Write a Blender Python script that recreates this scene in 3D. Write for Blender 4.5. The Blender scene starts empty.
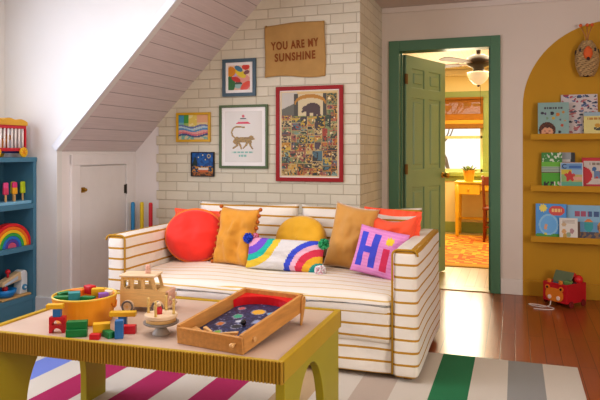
import bpy, bmesh, math, random
from mathutils import Vector, Matrix, noise
random.seed(7)
SC = bpy.context.scene
COL = SC.collection
PI = math.pi

# ------------------------------------------------------------------ colour / materials
def lin(h):
    if not isinstance(h, str): return tuple(h)
    h = h.lstrip('#')
    out = []
    for i in (0, 2, 4):
        c = int(h[i:i+2], 16) / 255
        out.append(c / 12.92 if c <= .04045 else ((c + .055) / 1.055) ** 2.4)
    return tuple(out)

def _base(name):
    m = bpy.data.materials.new(name); m.use_nodes = True
    nt = m.node_tree; return m, nt, nt.nodes['Principled BSDF']

def _bump(nt, b, height, strength, dist=.01):
    bp = nt.nodes.new('ShaderNodeBump'); bp.inputs['Strength'].default_value = strength
    bp.inputs['Distance'].default_value = dist
    nt.links.new(height, bp.inputs['Height']); nt.links.new(bp.outputs[0], b.inputs['Normal'])

def _math(nt, op, a, b=None):
    n = nt.nodes.new('ShaderNodeMath'); n.operation = op
    for i, v in enumerate((a, b)):
        if v is None: continue
        if isinstance(v, (int, float)): n.inputs[i].default_value = v
        else: nt.links.new(v, n.inputs[i])
    return n.outputs[0]

def _mix(nt, fac, a, b):
    n = nt.nodes.new('ShaderNodeMix'); n.data_type = 'RGBA'
    for idx, v in ((0, fac), (6, a), (7, b)):
        if isinstance(v, (int, float)): n.inputs[idx].default_value = v
        elif isinstance(v, tuple): n.inputs[idx].default_value = (*v[:3], 1)
        else: nt.links.new(v, n.inputs[idx])
    return n.outputs[2]

MATS = {}
def mat(name, hexc, rough=.6, var=.07, scale=12, bump=0, bscale=250, metal=0, coat=0, grain=None, sheen=0, emit=0):
    if name in MATS: return MATS[name]
    m, nt, b = _base(name)
    tc = nt.nodes.new('ShaderNodeTexCoord')
    nz = nt.nodes.new('ShaderNodeTexNoise'); nz.inputs['Scale'].default_value = scale; nz.inputs['Detail'].default_value = 4
    src = tc.outputs['Object']
    if grain:
        mp = nt.nodes.new('ShaderNodeMapping'); mp.inputs['Scale'].default_value = grain
        nt.links.new(src, mp.inputs[0]); src = mp.outputs[0]
    nt.links.new(src, nz.inputs['Vector'])
    c = lin(hexc)
    k = 1 - var * 2; q = 1 + var * 2
    lo = tuple(x * k for x in c); hi = tuple(min(1, x * q) for x in c)
    nt.links.new(_mix(nt, nz.outputs['Fac'], lo, hi), b.inputs['Base Color'])
    b.inputs['Roughness'].default_value = rough; b.inputs['Metallic'].default_value = metal
    b.inputs['Coat Weight'].default_value = coat; b.inputs['Coat Roughness'].default_value = .08
    b.inputs['Sheen Weight'].default_value = sheen
    if emit:
        b.inputs['Emission Color'].default_value = (*c, 1); b.inputs['Emission Strength'].default_value = emit
    if bump:
        n2 = nt.nodes.new('ShaderNodeTexNoise'); n2.inputs['Scale'].default_value = bscale
        nt.links.new(tc.outputs['Object'], n2.inputs['Vector']); _bump(nt, b, n2.outputs['Fac'], bump, .004)
    MATS[name] = m
    return m

def paint(name='painted_print', rough=.6, coat=0, bump=0, bscale=300):
    if name in MATS: return MATS[name]
    m, nt, b = _base(name)
    at = nt.nodes.new('ShaderNodeAttribute'); at.attribute_name = 'Col'
    tc = nt.nodes.new('ShaderNodeTexCoord')
    nz = nt.nodes.new('ShaderNodeTexNoise'); nz.inputs['Scale'].default_value = bscale
    nt.links.new(tc.outputs['Object'], nz.inputs['Vector'])
    mu = nt.nodes.new('ShaderNodeMix'); mu.data_type = 'RGBA'; mu.blend_type = 'MULTIPLY'; mu.inputs[0].default_value = .15
    nt.links.new(at.outputs['Color'], mu.inputs[6]); nt.links.new(nz.outputs['Fac'], mu.inputs[7])
    nt.links.new(mu.outputs[2], b.inputs['Base Color'])
    b.inputs['Roughness'].default_value = rough; b.inputs['Coat Weight'].default_value = coat; b.inputs['Coat Roughness'].default_value = .05
    if bump: _bump(nt, b, nz.outputs['Fac'], bump, .004)
    MATS[name] = m
    return m

def stripe_mat(name='striped_canvas', col='#b98a26', wid=.18):
    m, nt, b = _base(name)
    uv = nt.nodes.new('ShaderNodeUVMap')
    sp = nt.nodes.new('ShaderNodeSeparateXYZ'); nt.links.new(uv.outputs[0], sp.inputs[0])
    nz = nt.nodes.new('ShaderNodeTexNoise'); nz.inputs['Scale'].default_value = 4
    tc = nt.nodes.new('ShaderNodeTexCoord'); nt.links.new(tc.outputs['Object'], nz.inputs['Vector'])
    wob = _math(nt, 'MULTIPLY', nz.outputs['Fac'], .008)
    s = _math(nt, 'ADD', sp.outputs[1], wob)
    f = _math(nt, 'FRACT', _math(nt, 'DIVIDE', _math(nt, 'ADD', s, 10 - .6 + .001), .0625))
    line = _math(nt, 'LESS_THAN', f, wid)
    n2 = nt.nodes.new('ShaderNodeTexNoise'); n2.inputs['Scale'].default_value = 400
    nt.links.new(tc.outputs['Object'], n2.inputs['Vector'])
    wht = _mix(nt, n2.outputs['Fac'], lin('#dfd7c8'), lin('#ebe4d8'))
    nt.links.new(_mix(nt, line, wht, lin(col)), b.inputs['Base Color'])
    b.inputs['Roughness'].default_value = .85
    n3 = nt.nodes.new('ShaderNodeTexNoise'); n3.inputs['Scale'].default_value = 9
    nt.links.new(tc.outputs['Object'], n3.inputs['Vector'])
    _bump(nt, b, n3.outputs['Fac'], .35, .03)
    return m

def brick_mat():
    m, nt, b = _base('painted_white_brick')
    uv = nt.nodes.new('ShaderNodeUVMap')
    bt = nt.nodes.new('ShaderNodeTexBrick'); nt.links.new(uv.outputs[0], bt.inputs['Vector'])
    bt.inputs['Scale'].default_value = 1; bt.inputs['Brick Width'].default_value = .205; bt.inputs['Row Height'].default_value = .0765
    bt.inputs['Mortar Size'].default_value = .0035; bt.inputs['Mortar Smooth'].default_value = .4; bt.inputs['Bias'].default_value = -.2
    bt.inputs['Color1'].default_value = (*lin('#dcd5be'), 1); bt.inputs['Color2'].default_value = (*lin('#d0c8b0'), 1)
    bt.inputs['Mortar'].default_value = (*lin('#bdb298'), 1)
    nz = nt.nodes.new('ShaderNodeTexNoise'); nz.inputs['Scale'].default_value = 22; nz.inputs['Detail'].default_value = 5
    nt.links.new(uv.outputs[0], nz.inputs['Vector'])
    c = _mix(nt, _math(nt, 'MULTIPLY', nz.outputs['Fac'], .35), bt.outputs['Color'], lin('#c9c0ae'))
    nt.links.new(c, b.inputs['Base Color']); b.inputs['Roughness'].default_value = .7
    h = _math(nt, 'ADD', _math(nt, 'SUBTRACT', 1, bt.outputs['Fac']), _math(nt, 'MULTIPLY', nz.outputs['Fac'], .5))
    _bump(nt, b, h, .7, .008)
    return m

def plank_mat(name, c1, c2, line, width, row, rough, along_uv=True, coat=0):
    m, nt, b = _base(name)
    uv = nt.nodes.new('ShaderNodeUVMap')
    bt = nt.nodes.new('ShaderNodeTexBrick'); nt.links.new(uv.outputs[0], bt.inputs['Vector'])
    bt.inputs['Scale'].default_value = 1; bt.inputs['Brick Width'].default_value = width; bt.inputs['Row Height'].default_value = row
    bt.inputs['Mortar Size'].default_value = row * .025; bt.inputs['Mortar Smooth'].default_value = .3; bt.offset = .37
    bt.inputs['Color1'].default_value = (*lin(c1), 1); bt.inputs['Color2'].default_value = (*lin(c2), 1); bt.inputs['Mortar'].default_value = (*lin(line), 1)
    mp = nt.nodes.new('ShaderNodeMapping'); mp.inputs['Scale'].default_value = (1.6, 28, 1)
    nt.links.new(uv.outputs[0], mp.inputs[0])
    nz = nt.nodes.new('ShaderNodeTexNoise'); nz.inputs['Scale'].default_value = 2.5; nz.inputs['Detail'].default_value = 6
    nt.links.new(mp.outputs[0], nz.inputs['Vector'])
    dark = tuple(x * .62 for x in lin(c2))
    nt.links.new(_mix(nt, _math(nt, 'MULTIPLY', nz.outputs['Fac'], .6), bt.outputs['Color'], dark), b.inputs['Base Color'])
    b.inputs['Roughness'].default_value = rough; b.inputs['Coat Weight'].default_value = coat; b.inputs['Coat Roughness'].default_value = .12
    h = _math(nt, 'ADD', _math(nt, 'SUBTRACT', 1, bt.outputs['Fac']), _math(nt, 'MULTIPLY', nz.outputs['Fac'], .25))
    _bump(nt, b, h, .25, .004)
    return m

# ------------------------------------------------------------------ mesh helpers
def box(bm, c, s, rz=0, M=None):
    m = Matrix.Translation(c) @ Matrix.Rotation(rz, 4, 'Z') @ Matrix.Diagonal((*s, 1))
    if M is not None: m = M @ m
    return bmesh.ops.create_cube(bm, size=1, matrix=m)['verts']

def bx(bm, x0, x1, y0, y1, z0, z1):
    return box(bm, ((x0+x1)/2, (y0+y1)/2, (z0+z1)/2), (x1-x0, y1-y0, z1-z0))

def cyl(bm, p0, p1, r0, r1=None, seg=20):
    r1 = r0 if r1 is None else r1
    p0, p1 = Vector(p0), Vector(p1); d = p1 - p0
    q = d.to_track_quat('Z', 'Y').to_matrix().to_4x4()
    bmesh.ops.create_cone(bm, cap_ends=True, segments=seg, radius1=r0, radius2=max(r1, 1e-5), depth=d.length,
                          matrix=Matrix.Translation((p0+p1)/2) @ q)

def ball(bm, c, r, sc=(1, 1, 1), u=16, v=10, M=None):
    m = Matrix.Translation(c) @ Matrix.Diagonal((*sc, 1))
    if M is not None: m = M @ m
    bmesh.ops.create_uvsphere(bm, u_segments=u, v_segments=v, radius=r, matrix=m)

def lathe(bm, prof, c=(0, 0, 0), seg=32):
    rings = []
    for r, z in prof:
        rings.append([bm.verts.new((c[0]+r*math.cos(2*PI*i/seg), c[1]+r*math.sin(2*PI*i/seg), c[2]+z)) for i in range(seg)])
    for a, b in zip(rings, rings[1:]):
        for i in range(seg):
            j = (i+1) % seg; bm.faces.new((a[i], a[j], b[j], b[i]))
    if prof[0][0] > 1e-4: bm.faces.new(rings[0][::-1])
    if prof[-1][0] > 1e-4: bm.faces.new(rings[-1])
    bmesh.ops.remove_doubles(bm, verts=[v for r in rings for v in r], dist=1e-6)

def prism(bm, pts, axis, d0, d1):
    """extrude 2-D polygon; axis 'y': pts are (x,z); 'x': pts are (y,z); 'z': pts are (x,y)"""
    def P(p, d):
        return (p[0], d, p[1]) if axis == 'y' else (d, p[0], p[1]) if axis == 'x' else (p[0], p[1], d)
    a = [bm.verts.new(P(p, d0)) for p in pts]; b = [bm.verts.new(P(p, d1)) for p in pts]
    n = len(pts)
    bm.faces.new(a); bm.faces.new(b[::-1])
    for i in range(n):
        j = (i+1) % n; bm.faces.new((a[j], a[i], b[i], b[j]))
    bmesh.ops.recalc_face_normals(bm, faces=bm.faces)

def tube(bm, pts, r, seg=8, closed=False, cap=True):
    pts = [Vector(p) for p in pts]; n = len(pts); rings = []
    rs = r if isinstance(r, (list, tuple)) else [r]*n
    up = None
    for i, p in enumerate(pts):
        t = (pts[(i+1) % n] - pts[i-1]) if closed else (pts[min(i+1, n-1)] - pts[max(i-1, 0)])
        t.normalize()
        if up is None: up = t.orthogonal().normalized()
        up = (up - t * up.dot(t)); up = up.normalized() if up.length > 1e-6 else t.orthogonal().normalized()
        w = t.cross(up)
        rings.append([bm.verts.new(p + rs[i]*(up*math.cos(2*PI*k/seg) + w*math.sin(2*PI*k/seg))) for k in range(seg)])
    for i in range(n if closed else n-1):
        a, b = rings[i], rings[(i+1) % n]
        for k in range(seg):
            j = (k+1) % seg; bm.faces.new((a[k], a[j], b[j], b[k]))
    if not closed and cap: bm.faces.new(rings[0][::-1]); bm.faces.new(rings[-1])
    bmesh.ops.recalc_face_normals(bm, faces=bm.faces)

def arc(cx, cz, r, a0, a1, n=12):
    return [(cx + r*math.cos(a0+(a1-a0)*i/n), cz + r*math.sin(a0+(a1-a0)*i/n)) for i in range(n+1)]

def new(): return bmesh.new()

def obj(name, bm, m, parent=None, smooth=False, bevel=0, loc=(0, 0, 0), rot=(0, 0, 0), seg=2, label=None):
    me = bpy.data.meshes.new(name); bm.to_mesh(me); bm.free()
    for mm in (m if isinstance(m, list) else [m]): me.materials.append(mm)
    if smooth:
        for p in me.polygons: p.use_smooth = True
    o = bpy.data.objects.new(name, me); COL.objects.link(o)
    o.location = loc; o.rotation_euler = rot
    if parent is not None: o.parent = parent
    if bevel:
        b = o.modifiers.new('bevel', 'BEVEL'); b.width = bevel; b.segments = seg; b.limit_method = 'ANGLE'; b.angle_limit = .6
    if label: o['label'] = label
    return o

def thing(name, label, cat, loc=(0, 0, 0), rz=0, group=None, rot=None):
    o = bpy.data.objects.new(name, None); COL.objects.link(o); o.empty_display_size = .05
    o.location = loc; o.rotation_euler = rot if rot else (0, 0, rz)
    o['label'] = label; o['category'] = cat
    if group: o['group'] = group
    return o
def tag(o, label, cat, group=None):
    o['label'] = label; o['category'] = cat
    if group: o['group'] = group
    return o
def struct(name, bm, m, **k):
    o = obj(name, bm, m, **k); o['kind'] = 'structure'; return o

def auto_uv(bm, fn):
    uv = bm.loops.layers.uv.verify()
    for f in bm.faces:
        for l in f.loops: l[uv].uv = fn(l.vert.co, f.normal)
def uv_wall(co, n):
    if abs(n.y) >= abs(n.x) and abs(n.y) >= abs(n.z): return (co.x, co.z)
    if abs(n.x) >= abs(n.z): return (co.y, co.z)
    return (co.x, co.y)

def picture(w, h, nx, ny, fn, y=0, M=None):
    """vertical painted sheet facing -Y, centred on x, bottom at z=0, colours from fn(u,v)"""
    bm = new(); cl = bm.loops.layers.float_color.new('Col')
    vs = [[bm.verts.new((w*(i/nx-.5), y, h*j/ny)) for j in range(ny+1)] for i in range(nx+1)]
    for i in range(nx):
        for j in range(ny):
            f = bm.faces.new((vs[i][j], vs[i+1][j], vs[i+1][j+1], vs[i][j+1]))
            c = lin(fn((i+.5)/nx, (j+.5)/ny))
            for l in f.loops: l[cl] = (*c, 1)
    if M is not None: bmesh.ops.transform(bm, matrix=M, verts=bm.verts)
    return bm

def lettering(body, size, bold=0.0, sx=1.0, ext=.001, spacing=1.0):
    cu = bpy.data.curves.new('txt', 'FONT'); cu.body = body; cu.size = size; cu.offset = bold; cu.extrude = ext
    cu.align_x = 'CENTER'; cu.align_y = 'CENTER'; cu.space_line = .95; cu.space_character = spacing
    t = bpy.data.objects.new('txt', cu); COL.objects.link(t)
    dg = bpy.context.evaluated_depsgraph_get(); dg.update()
    me = bpy.data.meshes.new_from_object(t.evaluated_get(dg))
    bm = new(); bm.from_mesh(me)
    bpy.data.objects.remove(t); bpy.data.curves.remove(cu); bpy.data.meshes.remove(me)
    bmesh.ops.transform(bm, matrix=Matrix.Rotation(PI/2, 4, 'X') @ Matrix.Diagonal((sx, 1, 1, 1)), verts=bm.verts)
    return bm

def segd(px, py, ax, ay, bx_, by_):
    vx, vy = bx_-ax, by_-ay; t = max(0, min(1, ((px-ax)*vx+(py-ay)*vy)/(vx*vx+vy*vy+1e-12)))
    return math.hypot(px-ax-t*vx, py-ay-t*vy)

def pillow(w, h, d, n=26, k=.07, rnd=False, fn=None, seed=0, wr=.005, sag=0, uvs=False):
    """plump pillow: x width, z height from 0, front faces -y"""
    bm = new(); cl = bm.loops.layers.float_color.new('Col') if fn else None
    sheets = {}
    def pos(i, j, s):
        a, b = 2*i/n-1, 2*j/n-1
        if rnd:
            x = a*math.sqrt(1-b*b/2); z = b*math.sqrt(1-a*a/2)
            r2 = min(1, x*x+z*z); t = math.sqrt(max(0, 1-r2))**.85
        else:
            t = (max(0, (1-a*a))*max(0, (1-b*b)))**.42
            x = a*(1-k*(1-b*b)); z = b*(1-k*(1-a*a))
        y = s*d/2*t
        nv = noise.noise(Vector((a*2.1+seed*7.3, b*2.1, s*3.0)))*wr*3 + noise.noise(Vector((a*5+seed*3.1, b*5+2, s)))*wr
        y += nv*t
        zz = h/2 + z*h/2
        if sag: zz -= sag*(1-a*a)*max(0, b)
        return (x*w/2, y, zz)
    vs = {}
    for s in (-1, 1):
        for i in range(n+1):
            for j in range(n+1):
                edge = i in (0, n) or j in (0, n)
                key = (i, j, 0 if edge else s)
                if key not in vs: vs[key] = bm.verts.new(pos(i, j, s))
    g = lambda i, j, s: vs[(i, j, 0 if (i in (0, n) or j in (0, n)) else s)]
    for s in (-1, 1):
        for i in range(n):
            for j in range(n):
                q = (g(i, j, s), g(i+1, j, s), g(i+1, j+1, s), g(i, j+1, s))
                f = bm.faces.new(q if s < 0 else q[::-1])
                if fn:
                    c = lin(fn((i+.5)/n, (j+.5)/n, s < 0))
                    for l in f.loops: l[cl] = (*c, 1)
    if uvs: auto_uv(bm, lambda co, nn: (co.x, co.z))
    return bm

def axis_pts(lo, hi, r, n):
    f = [0, .2, .5, 1]
    a = [lo + r*t for t in f]; b = [hi - r*t for t in f[::-1]]
    m = [lo + r + (hi-lo-2*r)*i/n for i in range(1, n)]
    return a + m + b
def roundbox(bm, lo, hi, r, n=(6, 6, 6), deform=None):
    ax = [axis_pts(lo[i], hi[i], r, n[i]) for i in range(3)]
    L = [len(a)-1 for a in ax]; vs = {}
    def V(i, j, k):
        key = (i, j, k)
        if key not in vs:
            p = Vector((ax[0][i], ax[1][j], ax[2][k]))
            q = Vector([min(max(p[t], lo[t]+r), hi[t]-r) for t in range(3)])
            dv = p - q
            if dv.length > 1e-9: p = q + dv.normalized()*r
            if deform: p = deform(p)
            vs[key] = bm.verts.new(p)
        return vs[key]
    fs = []
    for i in range(L[0]):
        for j in range(L[1]):
            fs.append((V(i, j, 0), V(i, j+1, 0), V(i+1, j+1, 0), V(i+1, j, 0)))
            fs.append((V(i, j, L[2]), V(i+1, j, L[2]), V(i+1, j+1, L[2]), V(i, j+1, L[2])))
    for i in range(L[0]):
        for k in range(L[2]):
            fs.append((V(i, 0, k), V(i+1, 0, k), V(i+1, 0, k+1), V(i, 0, k+1)))
            fs.append((V(i, L[1], k), V(i, L[1], k+1), V(i+1, L[1], k+1), V(i+1, L[1], k)))
    for j in range(L[1]):
        for k in range(L[2]):
            fs.append((V(0, j, k), V(0, j, k+1), V(0, j+1, k+1), V(0, j+1, k)))
            fs.append((V(L[0], j, k), V(L[0], j+1, k), V(L[0], j+1, k+1), V(L[0], j, k+1)))
    for f in fs: bm.faces.new(f)
    bm.normal_update()

# ------------------------------------------------------------------ shared materials
M_white = mat('wall_white_paint', '#e0dfda', .75, .02, 3, .08, 60)
M_knee = mat('knee_wall_paint', '#e8e3df', .7, .02, 3)
M_cream = mat('hall_cream_paint', '#ead9a6', .75, .03, 3)
M_trimw = mat('trim_white_gloss', '#dfe2e4', .4, .02, 5)
M_green = mat('green_door_paint', '#7f9c7a', .42, .03, 5)
M_yellow = mat('wall_yellow_paint', '#bc8d0c', .7, .04, 4)
M_ceil = mat('ceiling_paint', '#d3c6bd', .8, .03, 3)
M_maple = mat('maple_wood', '#d3a86d', .45, .16, 6, .1, 120, grain=(2, 2, 14))
M_pine = mat('pine_wood', '#c58f4c', .4, .16, 5, .1, 120, grain=(14, 2, 14))
M_brass = mat('aged_brass', '#b08a3a', .3, .05, 20, metal=1)
M_dark = mat('dark_metal', '#2c2420', .45, .1, 20)
PAINT = paint(); PRINT = paint('glazed_print', .5, .15); CLOTH = paint('printed_cloth', .9, 0, .4, 180); BOOK = paint('book_cover', .45, .15)
STRIPE = stripe_mat(); STRIPE_SEAT = stripe_mat('striped_seat_canvas_lit', '#d2b264', .11)  # seat stripes paler and thinner, standing in for bright light on the seat

# ================================================================== ROOM SHELL
YB, YC, YW = 4.565, 3.606, 5.38
CH = 2.42
# floor
bm = new(); bx(bm, -3.75, 2.7, -2.3, YW+.06, -.06, 0); auto_uv(bm, lambda c, n: (c.y, c.x))
struct('floor', bm, plank_mat('oak_floorboards', '#b8622a', '#9e5020', '#4f260e', 1.4, .083, .3, coat=.2))
bm = new(); bx(bm, -2.4, 1.2, YW+.06, 9.45, -.06, 0); auto_uv(bm, lambda c, n: (c.y, c.x))
struct('floor', bm, plank_mat('sunlit_hall_floorboards', '#cbb183', '#bb9a66', '#8a6a3a', 1.4, .083, .3, coat=.3))  # floor colour made paler for the sunlight falling in the hall
bm = new(); bx(bm, -.95, -.19, YW-.01, YW+.13, 0, .008)
struct('trim_1', bm, mat('threshold_wood', '#b99e6a', .35, .1, 10))
# ceilings
bm = new(); bx(bm, -3.75, 2.7, -2.3, YW+.06, CH, CH+.06); struct('ceiling', bm, M_ceil)
bm = new(); bx(bm, -2.4, 1.2, YW+.12, 9.45, 2.36, 2.42); auto_uv(bm, lambda c, n: (c.y, c.x))
struct('ceiling', bm, plank_mat('beadboard_white', '#efe6d3', '#e9dfca', '#b9a98a', 6, .06, .6))
# left wall with a window opening
bm = new()
for q in ((-2.3, .95, 0, CH), (2.85, 3.66, 0, CH), (.95, 2.85, 0, .95), (.95, 2.85, 2.15, CH)):
    bx(bm, -3.66, -3.54, q[0], q[1], q[2], q[3])
struct('wall_left', bm, M_white)
# cheek wall of the dormer, its end is the start of the sloped ceiling
xs = lambda z: -3.07 + (z-1.17)/1.024
bm = new(); prism(bm, [(-3.54, 0), (-3.07, 0), (-3.07, 1.17), (xs(CH), CH), (-3.54, CH)], 'y', YC, YC+.05)
struct('wall_dormer', bm, M_white)
# trim board along the slope
bm = new(); nx, nz = -.715, .699
a = Vector((-3.07, 1.17)); b_ = Vector((xs(CH), CH)); off = Vector((nx, nz))*.055
prism(bm, [tuple(a), tuple(b_), tuple(b_+off), tuple(a+off)], 'y', YC-.014, YC)
struct('trim_2', bm, M_trimw, bevel=.003)
# knee wall
bm = new(); bx(bm, -3.15, -3.07, YC+.05, YB+.05, 0, 1.2)
struct('wall_knee', bm, M_knee)
# sloped plank ceiling
bm = new(); y0, y1 = YC+.05, YB+.03; t = Vector((nx, 0, nz))*.05
p = [Vector((-3.07, 0, 1.17)), Vector((xs(CH)+.05, 0, CH+.05))]
q = [p[0], p[1], p[1]+t, p[0]+t]
prism(bm, [(v.x, v.z) for v in q], 'y', y0, y1)
auto_uv(bm, lambda c, n: (c.y+3, (c.z-1.17)*1.43))
struct('ceiling_slope', bm, plank_mat('sloped_planks', '#e8dcd9', '#e2d6d3', '#8d7f7c', 9, .118, .6))
# plaster strip beside the chimney, and the closet
bm = new(); bx(bm, -3.15, -2.7, YB+.012, YB+.08, 0, CH); struct('wall_alcove', bm, M_knee)
# chimney breast, toothed left edge
bm = new()
nrow = 32
for r in range(nrow):
    z0, z1 = r*.0765, min((r+1)*.0765, CH)
    xl = -2.86 + (.022 if r % 2 else 0)
    bx(bm, xl, -1.101, YB, YW+.05, z0, z1)
bm.normal_update(); auto_uv(bm, uv_wall)
struct('wall_chimney', bm, brick_mat())
# back wall with doorway
bm = new()
bx(bm, -1.3, -.965, YW, YW+.12, 0, CH); bx(bm, -.175, 2.7, YW, YW+.12, 0, CH); bx(bm, -.965, -.175, YW, YW+.12, 2.06, CH)
struct('wall_back', bm, mat('back_wall_paint', '#d8cdbf', .75, .02, 3))
bm = new(); bx(bm, 2.6, 2.7, -2.3, YW, 0, CH); struct('wall_right', bm, M_white)
bm = new(); bx(bm, -3.75, 2.7, -2.4, -2.3, 0, CH); struct('wall_front', bm, M_white)
# crown bead under the flat ceiling
bm = new(); bx(bm, -1.101, 2.6, YW-.018, YW, CH-.05, CH); struct('trim_3', bm, mat('crown_paint', '#d9cfc4', .6, .02), bevel=.006)
# painted arch on the back wall
bm = new(); cx, cz, R = .72, 1.535, .66
pts = [(cx-R, .125)] + [(cx+R*math.cos(a), cz+R*math.sin(a)) for a in [PI-PI*i/40 for i in range(41)]] + [(cx+R, .125)]
prism(bm, pts, 'y', YW-.003, YW)
struct('trim_4', bm, M_yellow)
# baseboards
bm = new(); bx(bm, -.112, cx-R, YW-.016, YW, 0, .125); bx(bm, cx+R, 2.6, YW-.016, YW, 0, .125); bx(bm, -1.101, -1.037, YW-.016, YW, 0, .125)
struct('baseboard_back', bm, mat('baseboard_white', '#dcd6cc', .5, .02), bevel=.004)
bm = new(); bx(bm, cx-R, cx+R, YW-.016, YW, 0, .125); struct('baseboard_back', bm, M_yellow, bevel=.004)
bm = new(); bx(bm, -3.54, -3.07, YC-.016, YC, 0, .13); bx(bm, -3.54, -3.07, YC-.022, YC, 0, .03)
struct('baseboard_dormer', bm, M_trimw, bevel=.004)
bm = new(); bx(bm, -3.07, -3.054, YC, 3.725, 0, .13); struct('baseboard_knee', bm, M_trimw, bevel=.004)
# closet door in the knee wall
bm = new(); bx(bm, -3.07, -3.048, 3.735, 3.83, 0, 1.145); bx(bm, -3.07, -3.048, 4.415, 4.505, 0, 1.145); bx(bm, -3.07, -3.046, 3.735, 4.505, 1.065, 1.147)
struct('trim_5', bm, mat('closet_casing_paint', '#e9e5e2', .5, .02), bevel=.004)
bm = new(); bx(bm, -3.07, -3.056, 3.838, 4.409, .015, 1.058)
d2 = struct('door_1', bm, mat('closet_door_paint', '#e6e2de', .5, .02), bevel=.003)
bm = new(); bx(bm, -3.056, -3.05, 3.848, 3.885, .862, .9); cyl(bm, (-3.05, 3.866, .882), (-3.035, 3.866, .882), .008); ball(bm, (-3.03, 3.866, .882), .013)
obj('latch', bm, M_brass, d2)
for z in (.25, .86):
    bm = new(); cyl(bm, (-3.049, 4.409, z-.04), (-3.049, 4.409, z+.04), .006, seg=8); bx(bm, -3.056, -3.0535, 4.385, 4.409, z-.035, z+.035)
    obj('hinge', bm, mat('hinge_steel', '#5a544c', .4, metal=.8), d2)
# green door casing and jamb
bm = new()
bx(bm, -1.036, -.948, YW-.022, YW, 0, 2.125); bx(bm, -.192, -.114, YW-.022, YW, 0, 2.125); bx(bm, -.948, -.192, YW-.022, YW, 2.035, 2.125)
bx(bm, -.966, -.945, YW-.01, YW+.13, 0, 2.045); bx(bm, -.195, -.174, YW-.01, YW+.13, 0, 2.045); bx(bm, -.966, -.174, YW-.01, YW+.13, 2.035, 2.06)
bx(bm, -.945, -.932, YW+.05, YW+.08, 0, 2.035); bx(bm, -.208, -.195, YW+.05, YW+.08, 0, 2.035)
struct('trim_6', bm, mat('green_casing_paint', '#527c5c', .42, .03, 5), bevel=.003)
# green six-panel door, swung into the hall
DX, DY = -.93, YW+.13
bm = new(); DW, DHT = .745, 2.015
bx(bm, 0, DW, -.012, .012, 0, DHT)
st = .105
colx = [(st, DW/2-.045), (DW/2+.045, DW-st)]
rowz = [(.24, .83), (1.0, 1.64), (1.735, 1.9)]
bx(bm, 0, st, -.021, .021, 0, DHT); bx(bm, DW-st, DW, -.021, .021, 0, DHT); bx(bm, DW/2-.045, DW/2+.045, -.0205, .0205, 0, DHT)
for z0, z1 in ((0, .24), (.83, 1.0), (1.64, 1.735), (1.9, DHT)): bx(bm, st-.01, DW-st+.01, -.0207, .0207, z0, z1)
door = struct('door_2', bm, M_green, bevel=.005, loc=(DX, DY, .012), rot=(0, 0, math.radians(68.9)))
for x0, x1 in colx:
    for z0, z1 in rowz:
        bm = new(); bx(bm, x0+.03, x1-.03, -.019, .019, z0+.03, z1-.03)
        obj('panel', bm, M_green, door, bevel=.012, seg=1)
bm = new()
for s in (-1, 1):
    cyl(bm, (.685, 0, .93), (.685, s*.03, .93), .026, seg=18); cyl(bm, (.685, s*.03, .93), (.685, s*.055, .93), .011, seg=12); ball(bm, (.685, s*.068, .93), .027)
obj('door_knob', bm, M_brass, door, smooth=True, label='round brass knob')
for z in (.2, 1.0, 1.8):
    bm = new(); cyl(bm, (-.004, -.02, z-.045), (-.004, -.02, z+.045), .009, seg=10); bx(bm, .0, .03, -.023, -.02, z-.045, z+.045)
    obj('hinge', bm, mat('hinge_bronze', '#6b4d22', .4, metal=.7), door)

# ------------------------------------------------------------------ far room
YH = 9.3
wx0, wx1, wz0, wz1 = -1.32, -.44, .875, 1.93
bm = new()
bx(bm, -2.4, wx0, YH, YH+.12, 0, 2.4); bx(bm, wx1, 1.2, YH, YH+.12, 0, 2.4); bx(bm, wx0, wx1, YH, YH+.12, 0, wz0); bx(bm, wx0, wx1, YH, YH+.12, wz1, 2.4)
struct('wall_hall_back', bm, M_cream)
bm = new(); bx(bm, -2.4, -2.3, YW+.12, YH, 0, 2.4); struct('wall_hall_left', bm, M_cream)
bm = new(); bx(bm, 1.1, 1.2, YW+.12, YH, 0, 2.4); struct('wall_hall_right', bm, M_cream)
bm = new(); bx(bm, -2.3, 1.1, YH-.06, YH, 2.27, 2.36); struct('trim_7', bm, mat('hall_crown', '#efe6d3', .6, .02), bevel=.02)
M_gt = mat('green_window_paint', '#93a15a', .45, .03)
bm = new(); bx(bm, -2.3, 1.1, YH-.018, YH, 0, .15); struct('baseboard_hall', bm, M_gt, bevel=.004)
bm = new()
bx(bm, wx0-.08, wx0, YH-.022, YH, wz0-.1, wz1+.02); bx(bm, wx1, wx1+.085, YH-.022, YH, wz0-.1, wz1+.02)
bx(bm, wx0-.1, wx1+.1, YH-.026, YH, wz1+.02, wz1+.11); bx(bm, wx0-.11, wx1+.11, YH-.06, YH+.02, wz0-.06, wz0); bx(bm, wx0-.08, wx1+.085, YH-.02, YH, wz0-.13, wz0-.06)
struct('trim_8', bm, M_gt, bevel=.004)
bm = new(); zm = 1.38
for x0, x1, z0, z1 in ((wx0, wx0+.035, wz0, wz1), (wx1-.035, wx1, wz0, wz1), (wx0, wx1, wz0, wz0+.045), (wx0, wx1, wz1-.04, wz1), (wx0, wx1, zm-.02, zm+.02)):
    bx(bm, x0, x1, YH+.03, YH+.065, z0, z1)
win = struct('window_1', bm, mat('sash_paint', '#d9cf9a', .5, .03), bevel=.004)
gm, nt, b = _base('window_glass')
tr = nt.nodes.new('ShaderNodeBsdfTransparent'); gl = nt.nodes.new('ShaderNodeBsdfGlossy'); gl.inputs['Roughness'].default_value = .02
nzg = nt.nodes.new('ShaderNodeLayerWeight'); nzg.inputs['Blend'].default_value = .2
mx = nt.nodes.new('ShaderNodeMixShader'); nt.links.new(_math(nt, 'MULTIPLY', nzg.outputs['Facing'], .4), mx.inputs[0])
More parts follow.
